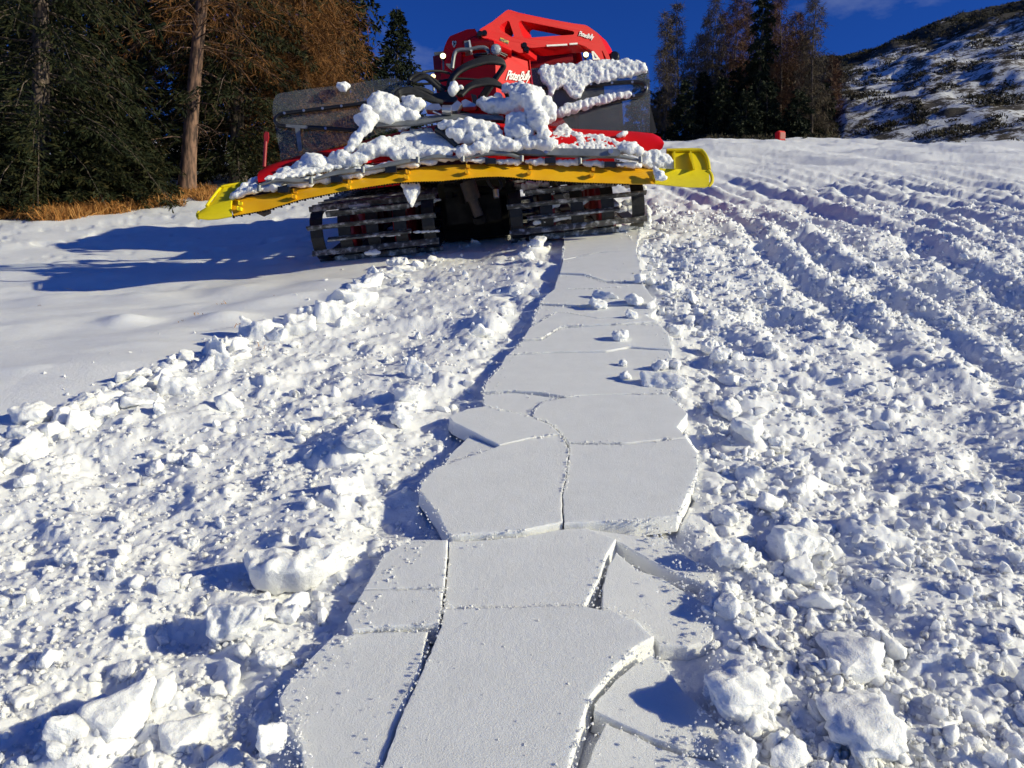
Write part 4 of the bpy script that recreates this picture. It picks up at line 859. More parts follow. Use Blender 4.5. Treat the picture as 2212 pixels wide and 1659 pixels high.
for k in range(3):
    o = k*14; hose([c1(1772+o,855), c1(1762+o,800), c1(1800,752+o), c1(1880,742+o), c1(1990,780+o), c1(2090,830+o*.5), c1(2150,850)], (8.7, 8.85), 0.030)
hose([c1(1940,700), c1(2080,690), c2(160,600), c2(300,580), c2(470,590)], (8.95, 9.1), 0.014)
hose([c2(-30,600), c2(60,570), c2(150,640), c2(200,680)], (8.85, 8.9), 0.03); hose([c2(-20,650), c2(60,670), c2(120,700)], (8.85, 8.9), 0.034)
# --- coupling in the middle of the tiller
mb = MB()
def q8(px, d, t): mb.prism([[C(*c2(x, y), d) for x, y in px]], FWD*t)
q8([(115,690),(240,668),(300,720),(290,755),(130,752)], 8.85, 0.25); q8([(400,690),(440,700),(455,770),(420,775)], 8.85, 0.2); man = part(mb, 'valve_block', M_blk)
mb = MB(); q8([(60,795),(110,765),(165,765),(190,800),(160,812),(70,808)], 8.7, 0.15); q8([(240,790),(300,740),(330,760),(300,815),(265,820)], 8.68, 0.16); q8([(330,745),(360,730),(440,770),(430,785),(340,790)], 8.75, 0.12); part(mb, 'coupling', M_chr)
mb = MB(); mb.tube([C(*c2(190,812), 8.62), C(*c2(255,812), 8.62)], 0.055, 12); mb.tube([C(*c2(120,820), 8.6), C(*c2(180,845), 8.6)], 0.012, 6); part(mb, 'coupling_pin', M_chr)
mb = MB(); mb.loft([C(x, y, 8.75) for x, y in (c1(1600,980), c2(0,870), c2(180,840), c2(420,835), c2(640,850))], [C(x, y, 8.6) for x, y in (c1(1600,1050), c2(0,915), c2(180,885), c2(420,878), c2(640,885))], 3, 0.04, 0.06); part(mb, 'torsion_tube', M_gry, None, 40)
mb = MB(); mb.tube([C(*c2(150,950), 8.62), C(*c2(230,1000), 8.58), C(*c2(300,1070), 8.55)], 0.05, 8, 3); part(mb, 'lift_arm', M_blk)
mb = MB(); mb.tube([C(*c2(870,930), 8.62), C(*c2(930,1035), 8.55)], 0.045, 8); part(mb, 'lift_arm', M_blk)
mb = MB(); mb.tube([C(*c2(700,1000), 8.6), C(*c2(860,1005), 8.6)], 0.05, 8); part(mb, 'cross_pin', M_blk)
# --- under the tiller
mb = MB(); mb.tube([C(*c3(1010,190), 9.0), C(*c3(1045,300), 9.05)], 0.095, 14); mb.tube([C(*c3(1040,290), 9.045), C(*c3(1080,400), 9.1)], 0.062, 12); part(mb, 'lift_cylinder', M_rust)
mb = MB(); mb.tube([C(*c3(1080,395), 9.1), C(*c3(1090,430), 9.15)], 0.085, 10); part(mb, 'cylinder_eye', M_dark)
mb = MB()
for a, b in (((900,200),(905,290)), ((960,190),(975,330)), ((1270,190),(1250,250)), ((870,230),(1300,250))): mb.tube([C(*c3(*a), 9.15), C(*c3(*b), 9.2)], 0.05, 8)
part(mb, 'tiller_frame', M_dark)
hose([c3(1130,180), c3(1150,215), c3(1190,240), c3(1215,215), c3(1205,180)], (9.0, 9.05), 0.018)
mb = MB(); mb.tube([C(*c3(1180,240), 9.0), C(*c3(1186,288), 9.0)], 0.035, 10); part(mb, 'hose_fitting', M_chr)

# --- snow caked on the machine
_b = bmesh.new(); bmesh.ops.create_icosphere(_b, subdivisions=2, radius=1); BALL_V = np.array([v.co[:] for v in _b.verts]); BALL_F = np.array([[v.index for v in f.verts] for f in _b.faces]); _b.free()
def caked(balls, vox=0.022, disp=0.035, dscale=0.09, seed=0, its=9, raw=None):
    """balls: (world point, radius); fused into one lumpy mass"""
    r = np.random.default_rng(seed); n = len(balls); P = np.array([b[0] for b in balls])-GB; R = np.array([b[1] for b in balls])
    sc = np.stack([r.uniform(.85, 1.25, n), r.uniform(.85, 1.1, n), r.uniform(.7, 1.05, n)], -1)*R[:, None]
    pn = r.choice([2.0, 4.0, 7.0], n)[:, None]; nrm = (np.abs(BALL_V)[None]**pn[:, :, None]).sum(2)**(1/pn); X = BALL_V[None]/nrm[:, :, None]*0.92
    qa = r.normal(size=(n, 4)); qa /= np.linalg.norm(qa, axis=1, keepdims=True); a, b, c, d = qa.T
    RM = np.stack([np.stack([1-2*(c*c+d*d), 2*(b*c-a*d), 2*(b*d+a*c)], -1), np.stack([2*(b*c+a*d), 1-2*(b*b+d*d), 2*(c*d-a*b)], -1), np.stack([2*(b*d-a*c), 2*(c*d+a*b), 1-2*(b*b+c*c)], -1)], 1)
    X = np.einsum('nij,nvj->nvi', RM, X)
    V = (X*sc[:, None, :]+P[:, None, :]).reshape(-1, 3); Fc = (BALL_F[None]+(np.arange(n)*len(BALL_V))[:, None, None]).reshape(-1, 3)
    me = mesh_np('t', V, Fc) if raw is None else raw
    ob = bpy.data.objects.new('t', me); COL.objects.link(ob)
    md = ob.modifiers.new('r', 'REMESH'); md.mode = 'VOXEL'; md.voxel_size = vox*0.75; md.use_smooth_shade = True; sm = ob.modifiers.new('s', 'SMOOTH'); sm.factor = 0.6; sm.iterations = its
    dg = bpy.context.evaluated_depsgraph_get(); m2 = bpy.data.meshes.new_from_object(ob.evaluated_get(dg)); bpy.data.objects.remove(ob); bpy.data.meshes.remove(me)
    N = len(m2.vertices); co = np.zeros(N*3); m2.vertices.foreach_get('co', co); no = np.zeros(N*3); m2.vertices.foreach_get('normal', no); co = co.reshape(-1, 3); no = no.reshape(-1, 3)
    k = 0.55*vnoise3(co/(dscale*1.6), seed)+0.45*np.abs(vnoise3(co/(dscale*0.7), seed+5))+0.5*vnoise3(co/0.038, seed+9)+0.45*vnoise3(co/0.018, seed+13)+0.1; co = co+no*(k*disp*0.62+0.006)[:, None]
    m2.vertices.foreach_set('co', co.ravel()); m2.polygons.foreach_set('use_smooth', [True]*len(m2.polygons)); m2.update(); m2.name = 'snow_cake'
    o = link('snow_cake', m2, M_cake, groomer); o['kind'] = 'stuff'; return o
def along(pts, rr, step=0.5, jit=0.35, seed=0, flat=1.0):
    step *= 0.8; jit *= 1.1; rr = [q*0.9 for q in rr]
    """pts: (x, y, depth) picture points; rr radii in px interpolated along; returns balls"""
    r = random.Random(seed); out = []; pts = [tuple(p) for p in pts]
    for i in range(len(pts)-1):
        a, b = np.array(pts[i], float), np.array(pts[i+1], float); L = math.hypot(*(b-a)[:2]); ra, rb = rr[min(i, len(rr)-1)], rr[min(i+1, len(rr)-1)]
        n = max(1, int(L/(max(ra, rb)*step)))
        for k in range(n+1):
            t = k/n; p = a+(b-a)*t; q = (ra+(rb-ra)*t)*r.uniform(0.65, 1.15); s = p[2]/F
            out.append((C(p[0]+r.uniform(-jit, jit)*q, p[1]+r.uniform(-jit, jit)*q, p[2]+r.uniform(-jit, jit)*q*s), q*s))
    return out
def fillpoly(px, dfun, rad, n, seed=0):
    """balls spread through a measured outline"""
    r = random.Random(seed); out = []; P = np.array(px); xs, ys = P[:, 0], P[:, 1]
    def inside(x, y):
        c = False
        for i in range(len(P)):
            j = i-1
            if (ys[i] > y) != (ys[j] > y) and x < (xs[j]-xs[i])*(y-ys[i])/(ys[j]-ys[i])+xs[i]: c = not c
        return c
    while len(out) < n:
        x, y = r.uniform(xs.min(), xs.max()), r.uniform(ys.min(), ys.max())
        if inside(x, y): q = rad*r.uniform(0.55, 1.25); d = dfun(x, y); out.append((C(x, y, d), q*d/F))
    return out
def crust(px, dfun, thick, seed, disp=0.022, dscale=0.07, vox=0.017, holes=0.0):
    """a packed layer of snow stuck to a surface: outline in picture points, ragged rim, uneven thickness"""
    P = np.array(px, float); Q = []
    for i in range(len(P)):
        a, b = P[i], P[(i+1) % len(P)]; k = max(1, int(np.linalg.norm(b-a)/2.2))
        for j in range(k): q = a+(b-a)*j/k; Q.append(q+np.array([vnoise(q[0]*0.17, q[1]*0.17, seed), vnoise(q[0]*0.17, q[1]*0.17, seed+3)])*5.5)
    m_ = MB(); m_.prism([[C(x, y, dfun(x, y)-thick) for x, y in Q]], FWD*thick*1.6)
    me = bpy.data.meshes.new('t'); me.from_pydata([tuple(np.array(p)-GB) for p in m_.v], [], m_.f)
    bm = bmesh.new(); bm.from_mesh(me); bmesh.ops.remove_doubles(bm, verts=bm.verts, dist=1e-5); bmesh.ops.recalc_face_normals(bm, faces=bm.faces); bm.to_mesh(me); bm.free()
    return caked([((0, 0, 0), 1)], vox, disp, dscale, seed, 5, me)
A = lambda pts, f=c2, d=None: [(*f(p[0], p[1]), p[2]) for p in pts]
# snow on the right flap: upper band, hanging tongue, ledge on the lower frame bar
ub = [c2(*p) for p in ((905,515),(935,480),(1000,478),(1250,455),(1550,435),(1640,448),(1692,490),(1700,520),(1620,540),(1500,560),(1400,590),(1260,610),(1240,640),(1215,705),(1175,708),(1130,690),(1080,630),(1020,640),(1000,690),(985,690),(980,640),(940,600))]
crust(ub, lambda x, y: fr(x)-0.035, 0.05, 1, 0.030, 0.055, 0.016)
crust([c2(*p) for p in ((990,860),(1030,815),(1100,770),(1240,730),(1400,700),(1560,678),(1592,700),(1500,712),(1400,745),(1250,785),(1120,822))], lambda x, y: fr(x)-0.05, 0.06, 51, 0.03, 0.05, 0.015)
if 0: caked(along(A([(1000,842,8.98),(1100,785,9.0),(1250,745,9.02),(1400,715,9.04),(1500,698,9.06),(1590,690,9.08)]), [9,12,11,9,7,4], 0.3, 0.6, 2), 0.016, 0.028, 0.06, 2)
# left flap clump
caked(along(A([(1290,712,8.88),(1330,715,8.88),(1360,708,8.88)], c1), [5,9,5], 0.4, 0.5, 3)+along(A([(1325,715,8.88),(1335,745,8.88)], c1), [6,4], 0.4, 0.4, 4), 0.014, 0.02, 0.05, 3)
# thick cushion over the coupling, left
caked(along(A([(1570,840,8.65),(1640,815,8.65),(1700,830,8.68),(1740,880,8.7)], c1), [14,13,12,13], 0.35, 0.4, 5)+along(A([(1600,930,8.7),(1700,960,8.7),(1800,980,8.7),(1920,960,8.72)], c1), [20,24,22,18], 0.35, 0.35, 6)
      +along(A([(1790,830,8.75),(1850,850,8.75),(1930,870,8.75)], c1), [10,14,16], 0.4, 0.3, 61)+along(A([(1520,900,8.55),(1530,980,8.5),(1525,1060,8.45)], c1), [14,17,14], 0.35, 0.3, 7)+along(A([(1520,1070,8.45),(1440,1150,8.42),(1370,1240,8.4)], c1), [13,11,12], 0.35, 0.35, 8), 0.02, 0.025, 0.12, 4)
# bank lying on the left hood and comb
caked(along(A([(800,1450,8.38),(900,1420,8.40)], c1), [9,12], 0.35, 0.4, 9)+along(A([(950,1390,8.42),(1060,1350,8.46),(1170,1340,8.46)], c1), [15,22,16], 0.35, 0.4, 10)+along(A([(1240,1330,8.42),(1300,1330,8.42),(1350,1350,8.4)], c1), [15,21,14], 0.35, 0.4, 11)+along(A([(1400,1330,8.4),(1520,1280,8.45),(1620,1240,8.5),(1740,1260,8.45)], c1), [14,18,21,17], 0.35, 0.4, 12)+along(A([(1760,1290,8.42),(1900,1290,8.42),(2060,1290,8.42),(2200,1290,8.42)], c1), [13,13,11,11], 0.35, 0.5, 13), 0.022, 0.03, 0.10, 5)
hoodfill = [c1(*p) for p in ((1480,1220),(1580,1160),(1780,1120),(1960,1060),(2060,1090),(2180,1150),(2150,1220),(1900,1260),(1560,1260))]
crust(hoodfill, lambda x, y: yd(x)+0.43-(y-290)*0.006, 0.04, 6, 0.018)
# low drift on the comb strip, all along
caked([b for s, e in (((400,1630),(620,1560)), ((660,1570),(800,1545)), ((870,1535),(1040,1520)), ((1080,1500),(1240,1475)), ((1310,1470),(1470,1440)), ((1520,1430),(1690,1385)), ((1770,1375),(1920,1355)), ((1960,1345),(2080,1340)))
       for b in along([(*c1(*s), yd(c1(*s)[0])+0.10), (*c1(*e), yd(c1(*e)[0])+0.10)], [5, 9, 6], 0.4, 0.45, s[0])], 0.02, 0.022, 0.08, 7)
caked([b for s, e in (((580,1190),(760,1190)), ((800,1195),(960,1195)), ((1010,1200),(1190,1200)), ((1230,1205),(1400,1210)), ((1480,1215),(1650,1215)), ((350,1180),(520,1175)))
       for b in along([(*c2(*s), yd(c2(*s)[0])+0.09), (*c2(*e), yd(c2(*e)[0])+0.09)], [4.5, 6, 4], 0.4, 0.5, s[0])], 0.018, 0.02, 0.07, 8)
caked(along([(*c1(440,1620), 8.3), (*c1(520,1560), 8.4), (*c1(640,1480), 8.5)], [8, 9, 6], 0.4, 0.4, 15), 0.02, 0.02, 0.08, 9)
# middle: snow on hoods and arms right of centre
caked(along(A([(340,1130,8.38),(430,1110,8.40),(540,1070,8.45),(640,1060,8.45)]), [16,14,15,15], 0.35, 0.4, 16)+along(A([(690,1070,8.42),(780,1060,8.45),(880,1055,8.45),(1000,1060,8.45)]), [12,14,13,14], 0.35, 0.4, 17), 0.02, 0.03, 0.09, 10)
caked(along(A([(250,920,8.5),(330,920,8.5),(430,930,8.5),(600,930,8.52)]), [11,16,14,8], 0.35, 0.4, 18)+along(A([(260,985,8.5),(330,980,8.5)]), [14,10], 0.4, 0.4, 181)+along(A([(300,1030,8.52),(430,1010,8.52),(600,1000,8.52)]), [10,13,15], 0.35, 0.3, 19)+along(A([(180,920,8.52),(230,910,8.52)]), [9,9], 0.4, 0.3, 191), 0.02, 0.024, 0.10, 11)
caked(along(A([(690,860,8.5),(740,850,8.5),(800,880,8.5)]), [12,12,10], 0.35, 0.3, 20)+along(A([(680,870,8.5),(682,960,8.48),(685,1030,8.46)]), [9,8,7], 0.35, 0.3, 21)+along(A([(770,920,8.48),(790,970,8.45)]), [17,21], 0.3, 0.3, 22), 0.018, 0.025, 0.08, 12)
caked(along(A([(740,690,8.6),(820,700,8.55),(850,790,8.5),(880,880,8.45),(930,970,8.42),(960,1000,8.42)]), [17,21,19,16,13,9], 0.3, 0.4, 23)+along(A([(470,770,8.72),(560,780,8.7),(680,780,8.65),(760,790,8.6)]), [14,15,17,18], 0.35, 0.5, 24)+along(A([(650,660,8.85),(720,660,8.8),(800,670,8.75)]), [9,12,15], 0.35, 0.5, 25)+along(A([(900,700,8.62),(930,760,8.6),(960,800,8.6),(990,870,8.58)]), [13,17,17,12], 0.3, 0.5, 26), 0.02, 0.034, 0.08, 13)
# right hood crust
hr = [c2(*p) for p in ((985,1000),(1040,930),(1090,915),(1130,950),(1180,985),(1260,990),(1390,1000),(1480,1040),(1560,1050),(1640,1080),(1650,1140),(1480,1105),(1000,1090))]
crust(hr, lambda x, y: yd(x)+0.37-(y-295)*0.006, 0.05, 14, 0.03)
caked(along(A([(1500,1000,8.85),(1540,985,8.85)]), [9,6], 0.4, 0.4, 28)+along(A([(1500,1095,8.6),(1580,1090,8.6),(1640,1105,8.6)]), [8,13,9], 0.35, 0.4, 29), 0.018, 0.025, 0.07, 15)
re = [c2(*p) for p in ((1670,1130),(1760,1105),(1830,1140),(1900,1220),(1890,1240),(1700,1235),(1660,1200))]
caked(fillpoly(re, lambda x, y: yd(x)+0.14, 6, 110, 30)+along(A([(1760,1240,8.52),(1790,1300,8.5),(1830,1315,8.5)]), [6,8,5], 0.4, 0.5, 31), 0.018, 0.028, 0.06, 16)
caked(along(A([(270,620,8.85),(275,660,8.85),(270,700,8.85)]), [10,12,8], 0.35, 0.3, 32)+along(A([(595,700,8.85),(610,730,8.85)]), [9,10], 0.35, 0.3, 33)+along(A([(325,635,8.85),(335,640,8.85)]), [5,4], 0.35, 0.3, 34), 0.018, 0.015, 0.09, 17)
# thin drifts caught on the linkage
tb = []
for k in range(46):
    f_ = k/45; x_ = 520+f_*480; y_ = np.interp(x_, [500,620,740,860,1000], [412,393,372,352,340]); 
    if vnoise(np.array(k*0.37), np.array(2.2), 5) > -0.28: tb += along([(x_, y_, yd(x_)+0.16), (x_+10, y_-2, yd(x_)+0.17)], [4.5, 5.5], 0.6, 0.8, k)
caked(tb, 0.018, 0.02, 0.06, 23)
# hanging snow spike under the comb
crust([(865,394),(907,394),(902,408),(896,422),(890,437),(887,442),(884,438),(878,424),(871,408)], lambda x, y: 8.50-(y-394)*0.0008, 0.10*1.0, 18, 0.010, 0.08, 0.016)
# crust over the left hood
hl = [c1(*p) for p in ((660,1490),(780,1440),(940,1395),(1180,1330),(1330,1230),(1500,1190),(1500,1330),(1300,1380),(1000,1440),(790,1480))]
crust(hl, lambda x, y: yd(x)+0.36-(y-330)*0.006, 0.045, 21, 0.024)
hm = [c2(*p) for p in ((-20,960),(80,940),(220,1020),(300,1080),(640,1060),(640,990),(480,1000),(300,1110),(0,1110))]
crust(hm, lambda x, y: yd(x)+0.34-(y-300)*0.006, 0.045, 22, 0.022)
# snow packed on the cleats of the right track
tb = []
for a, b, d, r_ in (((1420,440),(1560,420),9.15,5),((1480,340),(1560,325),9.12,6),((1700,320),(1740,300),9.12,6),((1560,415),(1700,395),9.14,4),((1820,340),(1930,330),9.16,6),((1900,365),(2060,345),9.15,4),((1960,320),(2060,310),9.17,7),((2090,340),(2110,440),9.25,6),((1340,225),(1480,205),9.2,8),((1500,240),(1530,250),9.12,7),((1690,225),(1700,240),9.12,6),((1960,210),(2080,225),9.2,5),((1650,370),(1690,365),9.14,5)):
    tb += along([(*c3(*a), d), (*c3(*b), d)], [r_, r_], 0.6, 0.5, a[0])
caked(tb, 0.016, 0.016, 0.05, 19)
tb = []
for a, b, d, r_ in (((300,345),(420,330),9.25,4),((680,495),(840,488),9.15,2.5),((480,520),(600,510),9.15,2.5),((400,620),(480,615),9.1,5),((620,340),(840,300),9.3,4)): tb += along([(*c3(*a), d), (*c3(*b), d)], [r_, r_], 0.7, 0.5, a[0])
caked(tb, 0.016, 0.012, 0.05, 20)
# ------------------------------------------------------------------ trees
def ground_at(x, y):
    u, v = G(x, y); return s2w(np.array([float(u), float(v), float(base_w(u, v))])), float(v)
def cards(P, D, S, L, W):
    """leaf-shaped faces: base points, directions, sideways vectors, lengths, widths"""
    n = len(P); D = D/np.maximum(np.linalg.norm(D, axis=1, keepdims=True), 1e-6); S = S/np.maximum(np.linalg.norm(S, axis=1, keepdims=True), 1e-6)
    L = L[:, None]; W = W[:, None]
    V = np.stack([P, P+D*L*0.45-S*W*0.5, P+D*L, P+D*L*0.55+S*W*0.5], 1).reshape(-1, 3); Fq = np.arange(n*4).reshape(n, 4); return V, Fq
def tree(name, label, base, h, rad, kind, seed, mat, bark, zlow=0.06, whorl=0.25, nb=7, per=26, card=(0.16, 0.05), droop=0.35, lean=(0, 0), r0=None, dens_top=None, fine_to=None, group=None, shape=0.75, dead=0):
    r = np.random.default_rng(seed); base = np.asarray(base, float)
    r0 = r0 or h*0.014
    def axis(z): return np.stack([lean[0]*z+0.02*h*np.sin(z*1.7/h*3+seed)*z/h, lean[1]*z, z], -1)
    # trunk
    tb = MB(); zs = np.linspace(-0.35, h, 26); tb.tube([Vector(axis(np.array(z))) for z in zs], [max(0.004, r0*(1-max(z, 0)/h)**0.9+r0*0.45*math.exp(-max(z, 0)/0.35)) for z in zs], 10)
    # limbs
    Bz = []; z = zlow*h
    while z < h*0.985:
        Bz += [z+r.uniform(-0.4, 0.4)*whorl]*1 if False else list(z+r.uniform(-0.5, 0.5, max(2, int(nb*(0.55+0.45*(1-z/h)))))*whorl)
        z += whorl*(1.0 if (fine_to is None or z < fine_to) else 2.0)
    Bz = np.clip(np.array(Bz), 0.05, h*0.985); n = len(Bz)
    az = r.uniform(0, 2*math.pi, n); prof = (1-Bz/h)**shape; low = np.clip(Bz/h/0.10, 0.55, 1)
    BL = rad*prof*low*r.uniform(0.6, 1.15, n)+0.08
    out = np.stack([np.cos(az), np.sin(az), np.zeros(n)], -1); side = np.stack([-np.sin(az), np.cos(az), np.zeros(n)], -1)
    rise = r.uniform(-0.05, 0.3, n)*(1.0 if kind == 'spruce' else 1.3); dr = droop*r.uniform(0.7, 1.4, n)
    def bpt(i, t): 
        a = axis(Bz[i]); return a+out[i]*(BL[i]*t)[:, None]+np.array([0, 0, 1])*(BL[i]*(rise[i]*t-dr[i]*t*t))[:, None]
    for i in range(0, n, 1):
        if BL[i] < 0.25: continue
        q = [Vector(bpt(np.array([i]), np.array([t]))[0]) for t in (0, 0.35, 0.7, 1.0)]; rr = 0.007*BL[i]+0.003
        tb.tube(q, [rr, rr*0.7, rr*0.45, rr*0.15], 3, cap=False)
    for k in range(dead):           # dry snags on the lower trunk
        a = r.uniform(0, 6.28); zz = r.uniform(0.12, 0.42)*min(h, 9); L = r.uniform(0.6, 1.7); o_ = np.array([math.cos(a), math.sin(a), 0]); p0 = axis(np.array(zz))
        q = [Vector(p0+o_*L*t+np.array([0, 0, 1])*L*(0.1*t-0.5*t*t)+r.normal(size=3)*0.05*t) for t in (0, 0.3, 0.6, 0.8, 1.0)]; tb.tube(q, [0.020, 0.016, 0.012, 0.008, 0.003], 5, cap=False)
        for m in range(5):
            t = r.uniform(0.35, 1); p1 = Vector(p0+o_*L*t+np.array([0, 0, 1])*L*(0.1*t-0.5*t*t)); tb.tube([p1, p1+Vector(r.normal(size=3)*0.12)+Vector((0, 0, -0.12)), p1+Vector(r.normal(size=3)*0.2)+Vector((0, 0, -0.3))], [0.007, 0.004, 0.002], 3, cap=False)
    root = bpy.data.objects.new(name, None); COL.objects.link(root); root.location = base; tag(root, label, 'tree', group)
    tm = bpy.data.meshes.new('trunk'); tm.from_pydata(tb.v, [], tb.f); tm.polygons.foreach_set('use_smooth', [True]*len(tm.polygons)); link('trunk', tm, bark, root)
    # foliage
    fine = np.ones(n) if fine_to is None else np.where(Bz < fine_to, 1.0, 0.3)
    cnt = np.maximum(3, (per*(0.35+0.65*BL/max(rad, 0.1))*fine)).astype(int); I = np.repeat(np.arange(n), cnt); N = len(I)
    t = r.random(N)**0.75*0.93+0.07; sg = r.choice([-1.0, 1.0], N)
    big = np.where(fine[I] < 1, 2.0, 1.0)
    if kind == 'spruce':
        P = bpt(I, t); tw = BL[I]*0.20*(1.1-t)+0.05; dirn = out[I]*r.uniform(0.25, 0.9, (N, 1))+side[I]*(sg*r.uniform(0.2, 1.0, N))[:, None]+np.array([0, 0, 1])*r.uniform(-0.9, 0.12, (N, 1))
        Vs = []; Fs = []; off = 0
        for k in range(3):
            f = r.random(N); Q = P+dirn*(tw*f*1.2)[:, None]+r.normal(size=(N, 3))*0.02; dd = dirn+r.normal(size=(N, 3))*0.45+np.array([0, 0, -0.25]); sv = np.cross(dd, r.normal(size=(N, 3)))
            L = card[0]*r.uniform(0.6, 1.35, N)*big; W = card[1]*r.uniform(0.6, 1.3, N)*big; V_, F_ = cards(Q, dd, sv, L, W); Vs.append(V_); Fs.append(F_+off); off += len(V_)
    else:
        P = bpt(I, t); Vs = []; Fs = []; off = 0
        for k in range(3):
            dirn = out[I]*r.uniform(-0.1, 0.7, (N, 1))+side[I]*r.normal(size=(N, 1))*0.6+np.array([0, 0, 1])*r.uniform(-1.25, 0.35, (N, 1))
            f = r.random(N)*BL[I]*0.16; Q = P+dirn*f[:, None]+r.normal(size=(N, 3))*0.03; dd = dirn+r.normal(size=(N, 3))*0.35; sv = np.cross(dd, r.normal(size=(N, 3)))
            L = card[0]*r.uniform(0.5, 1.5, N)*big; W = card[1]*r.uniform(0.6, 1.3, N)*big; V_, F_ = cards(Q, dd, sv, L, W); Vs.append(V_); Fs.append(F_+off); off += len(V_)
    me = mesh_np('crown', np.concatenate(Vs), np.concatenate(Fs), False); link('crown', me, mat, root)
    return root
def near(x, y, push=0.0):
    p, v = ground_at(x, y); return p
def at_depth(x, d, dz=0.0):
    """stand a thing at picture column x, at depth d, on the terrain"""
    u = (x-CX)/F*d; v = d/math.cos(AX)
    for _ in range(20):
        w = float(base_w(np.array(u), np.array(v))); P = s2w(np.array([u, v, w])); dep = float(np.dot(P-cam_pos, FWD_N)); v += (d-dep)/math.cos(SLOPE-pitch)
    P = s2w(np.array([u, v, w])); P[2] += dz; return P
LG = 'trees at the left edge of the piste'; RG = 'trees in the stand beyond the piste'
NR = dict(whorl=0.20, nb=9, per=60, card=(0.17, 0.034), fine_to=5.4)
tree('spruce_tree', 'broad spruce at the left border with pale bark patches on its trunk', at_depth(84, 16.6), 15, 3.0, 'spruce', 1, M_spr, M_barks, 0.05, droop=0.62, lean=(0.05, 0), r0=0.20, group=LG, **NR)
tree('spruce_tree', 'young bushy spruce low behind the dry grass, below the broad spruce', at_depth(195, 16.6), 1.9, 1.55, 'spruce', 2, M_spr, M_barks, 0.02, whorl=0.13, nb=10, per=64, card=(0.15, 0.03), group=LG, shape=0.6)
tree('spruce_tree', 'young low spruce left of the larch trunk', at_depth(290, 17.4), 1.7, 1.4, 'spruce', 3, M_spr, M_barks, 0.02, whorl=0.13, nb=10, per=58, card=(0.15, 0.03), group=LG, shape=0.6)
tree('spruce_tree', 'young spruce in the corner at the far left border', at_depth(-10, 15.8), 1.9, 1.5, 'spruce', 4, M_spr, M_barks, 0.02, whorl=0.14, nb=10, per=58, card=(0.15, 0.03), group=LG, shape=0.6)
tree('larch_tree', 'leaning larch with bare reddish trunk and dry lower snags', at_depth(403, 19.2), 16, 3.2, 'larch', 5, M_lar, M_bark, 0.23, whorl=0.22, nb=8, per=30, card=(0.26, 0.012), droop=0.55, lean=(0.105, 0.02), r0=0.195, fine_to=7, group=LG, dead=16)
tree('spruce_tree', 'dark spruce behind and right of the leaning larch trunk', at_depth(515, 21.2), 15, 2.9, 'spruce', 6, M_spr, M_barks, 0.03, droop=0.5, group=LG, **NR)
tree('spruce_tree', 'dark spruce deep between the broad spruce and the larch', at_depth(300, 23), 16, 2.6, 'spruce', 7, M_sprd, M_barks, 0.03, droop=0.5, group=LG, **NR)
tree('larch_tree', 'orange larch with dense glowing twigs above the left clear flap', at_depth(655, 22.5), 16, 2.3, 'larch', 8, M_lar, M_bark, 0.04, whorl=0.17, nb=10, per=46, card=(0.26, 0.017), droop=0.5, lean=(0.02, 0), r0=0.16, fine_to=7.5, group=LG)
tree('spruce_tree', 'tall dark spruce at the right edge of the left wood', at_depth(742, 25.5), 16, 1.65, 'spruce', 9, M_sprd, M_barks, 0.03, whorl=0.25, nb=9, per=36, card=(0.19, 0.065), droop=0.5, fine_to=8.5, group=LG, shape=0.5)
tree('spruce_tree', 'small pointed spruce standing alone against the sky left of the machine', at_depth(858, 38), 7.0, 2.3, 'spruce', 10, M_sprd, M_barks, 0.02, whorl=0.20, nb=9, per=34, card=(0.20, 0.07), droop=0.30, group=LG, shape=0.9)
for k, (x, d, hh) in enumerate(((180, 24, 16), (420, 26, 16), (590, 26.5, 16), (20, 22, 15), (-110, 19, 15), (690, 30, 14))):
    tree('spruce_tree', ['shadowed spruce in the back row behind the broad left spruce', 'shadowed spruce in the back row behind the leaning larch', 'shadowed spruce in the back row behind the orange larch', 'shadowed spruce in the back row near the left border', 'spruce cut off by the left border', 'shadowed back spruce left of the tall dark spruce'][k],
         at_depth(x, d), hh, 2.7, 'spruce', 20+k, M_sprd, M_barks, 0.02, whorl=0.30, nb=9, per=30, card=(0.26, 0.07), droop=0.5, fine_to=8, group=LG)
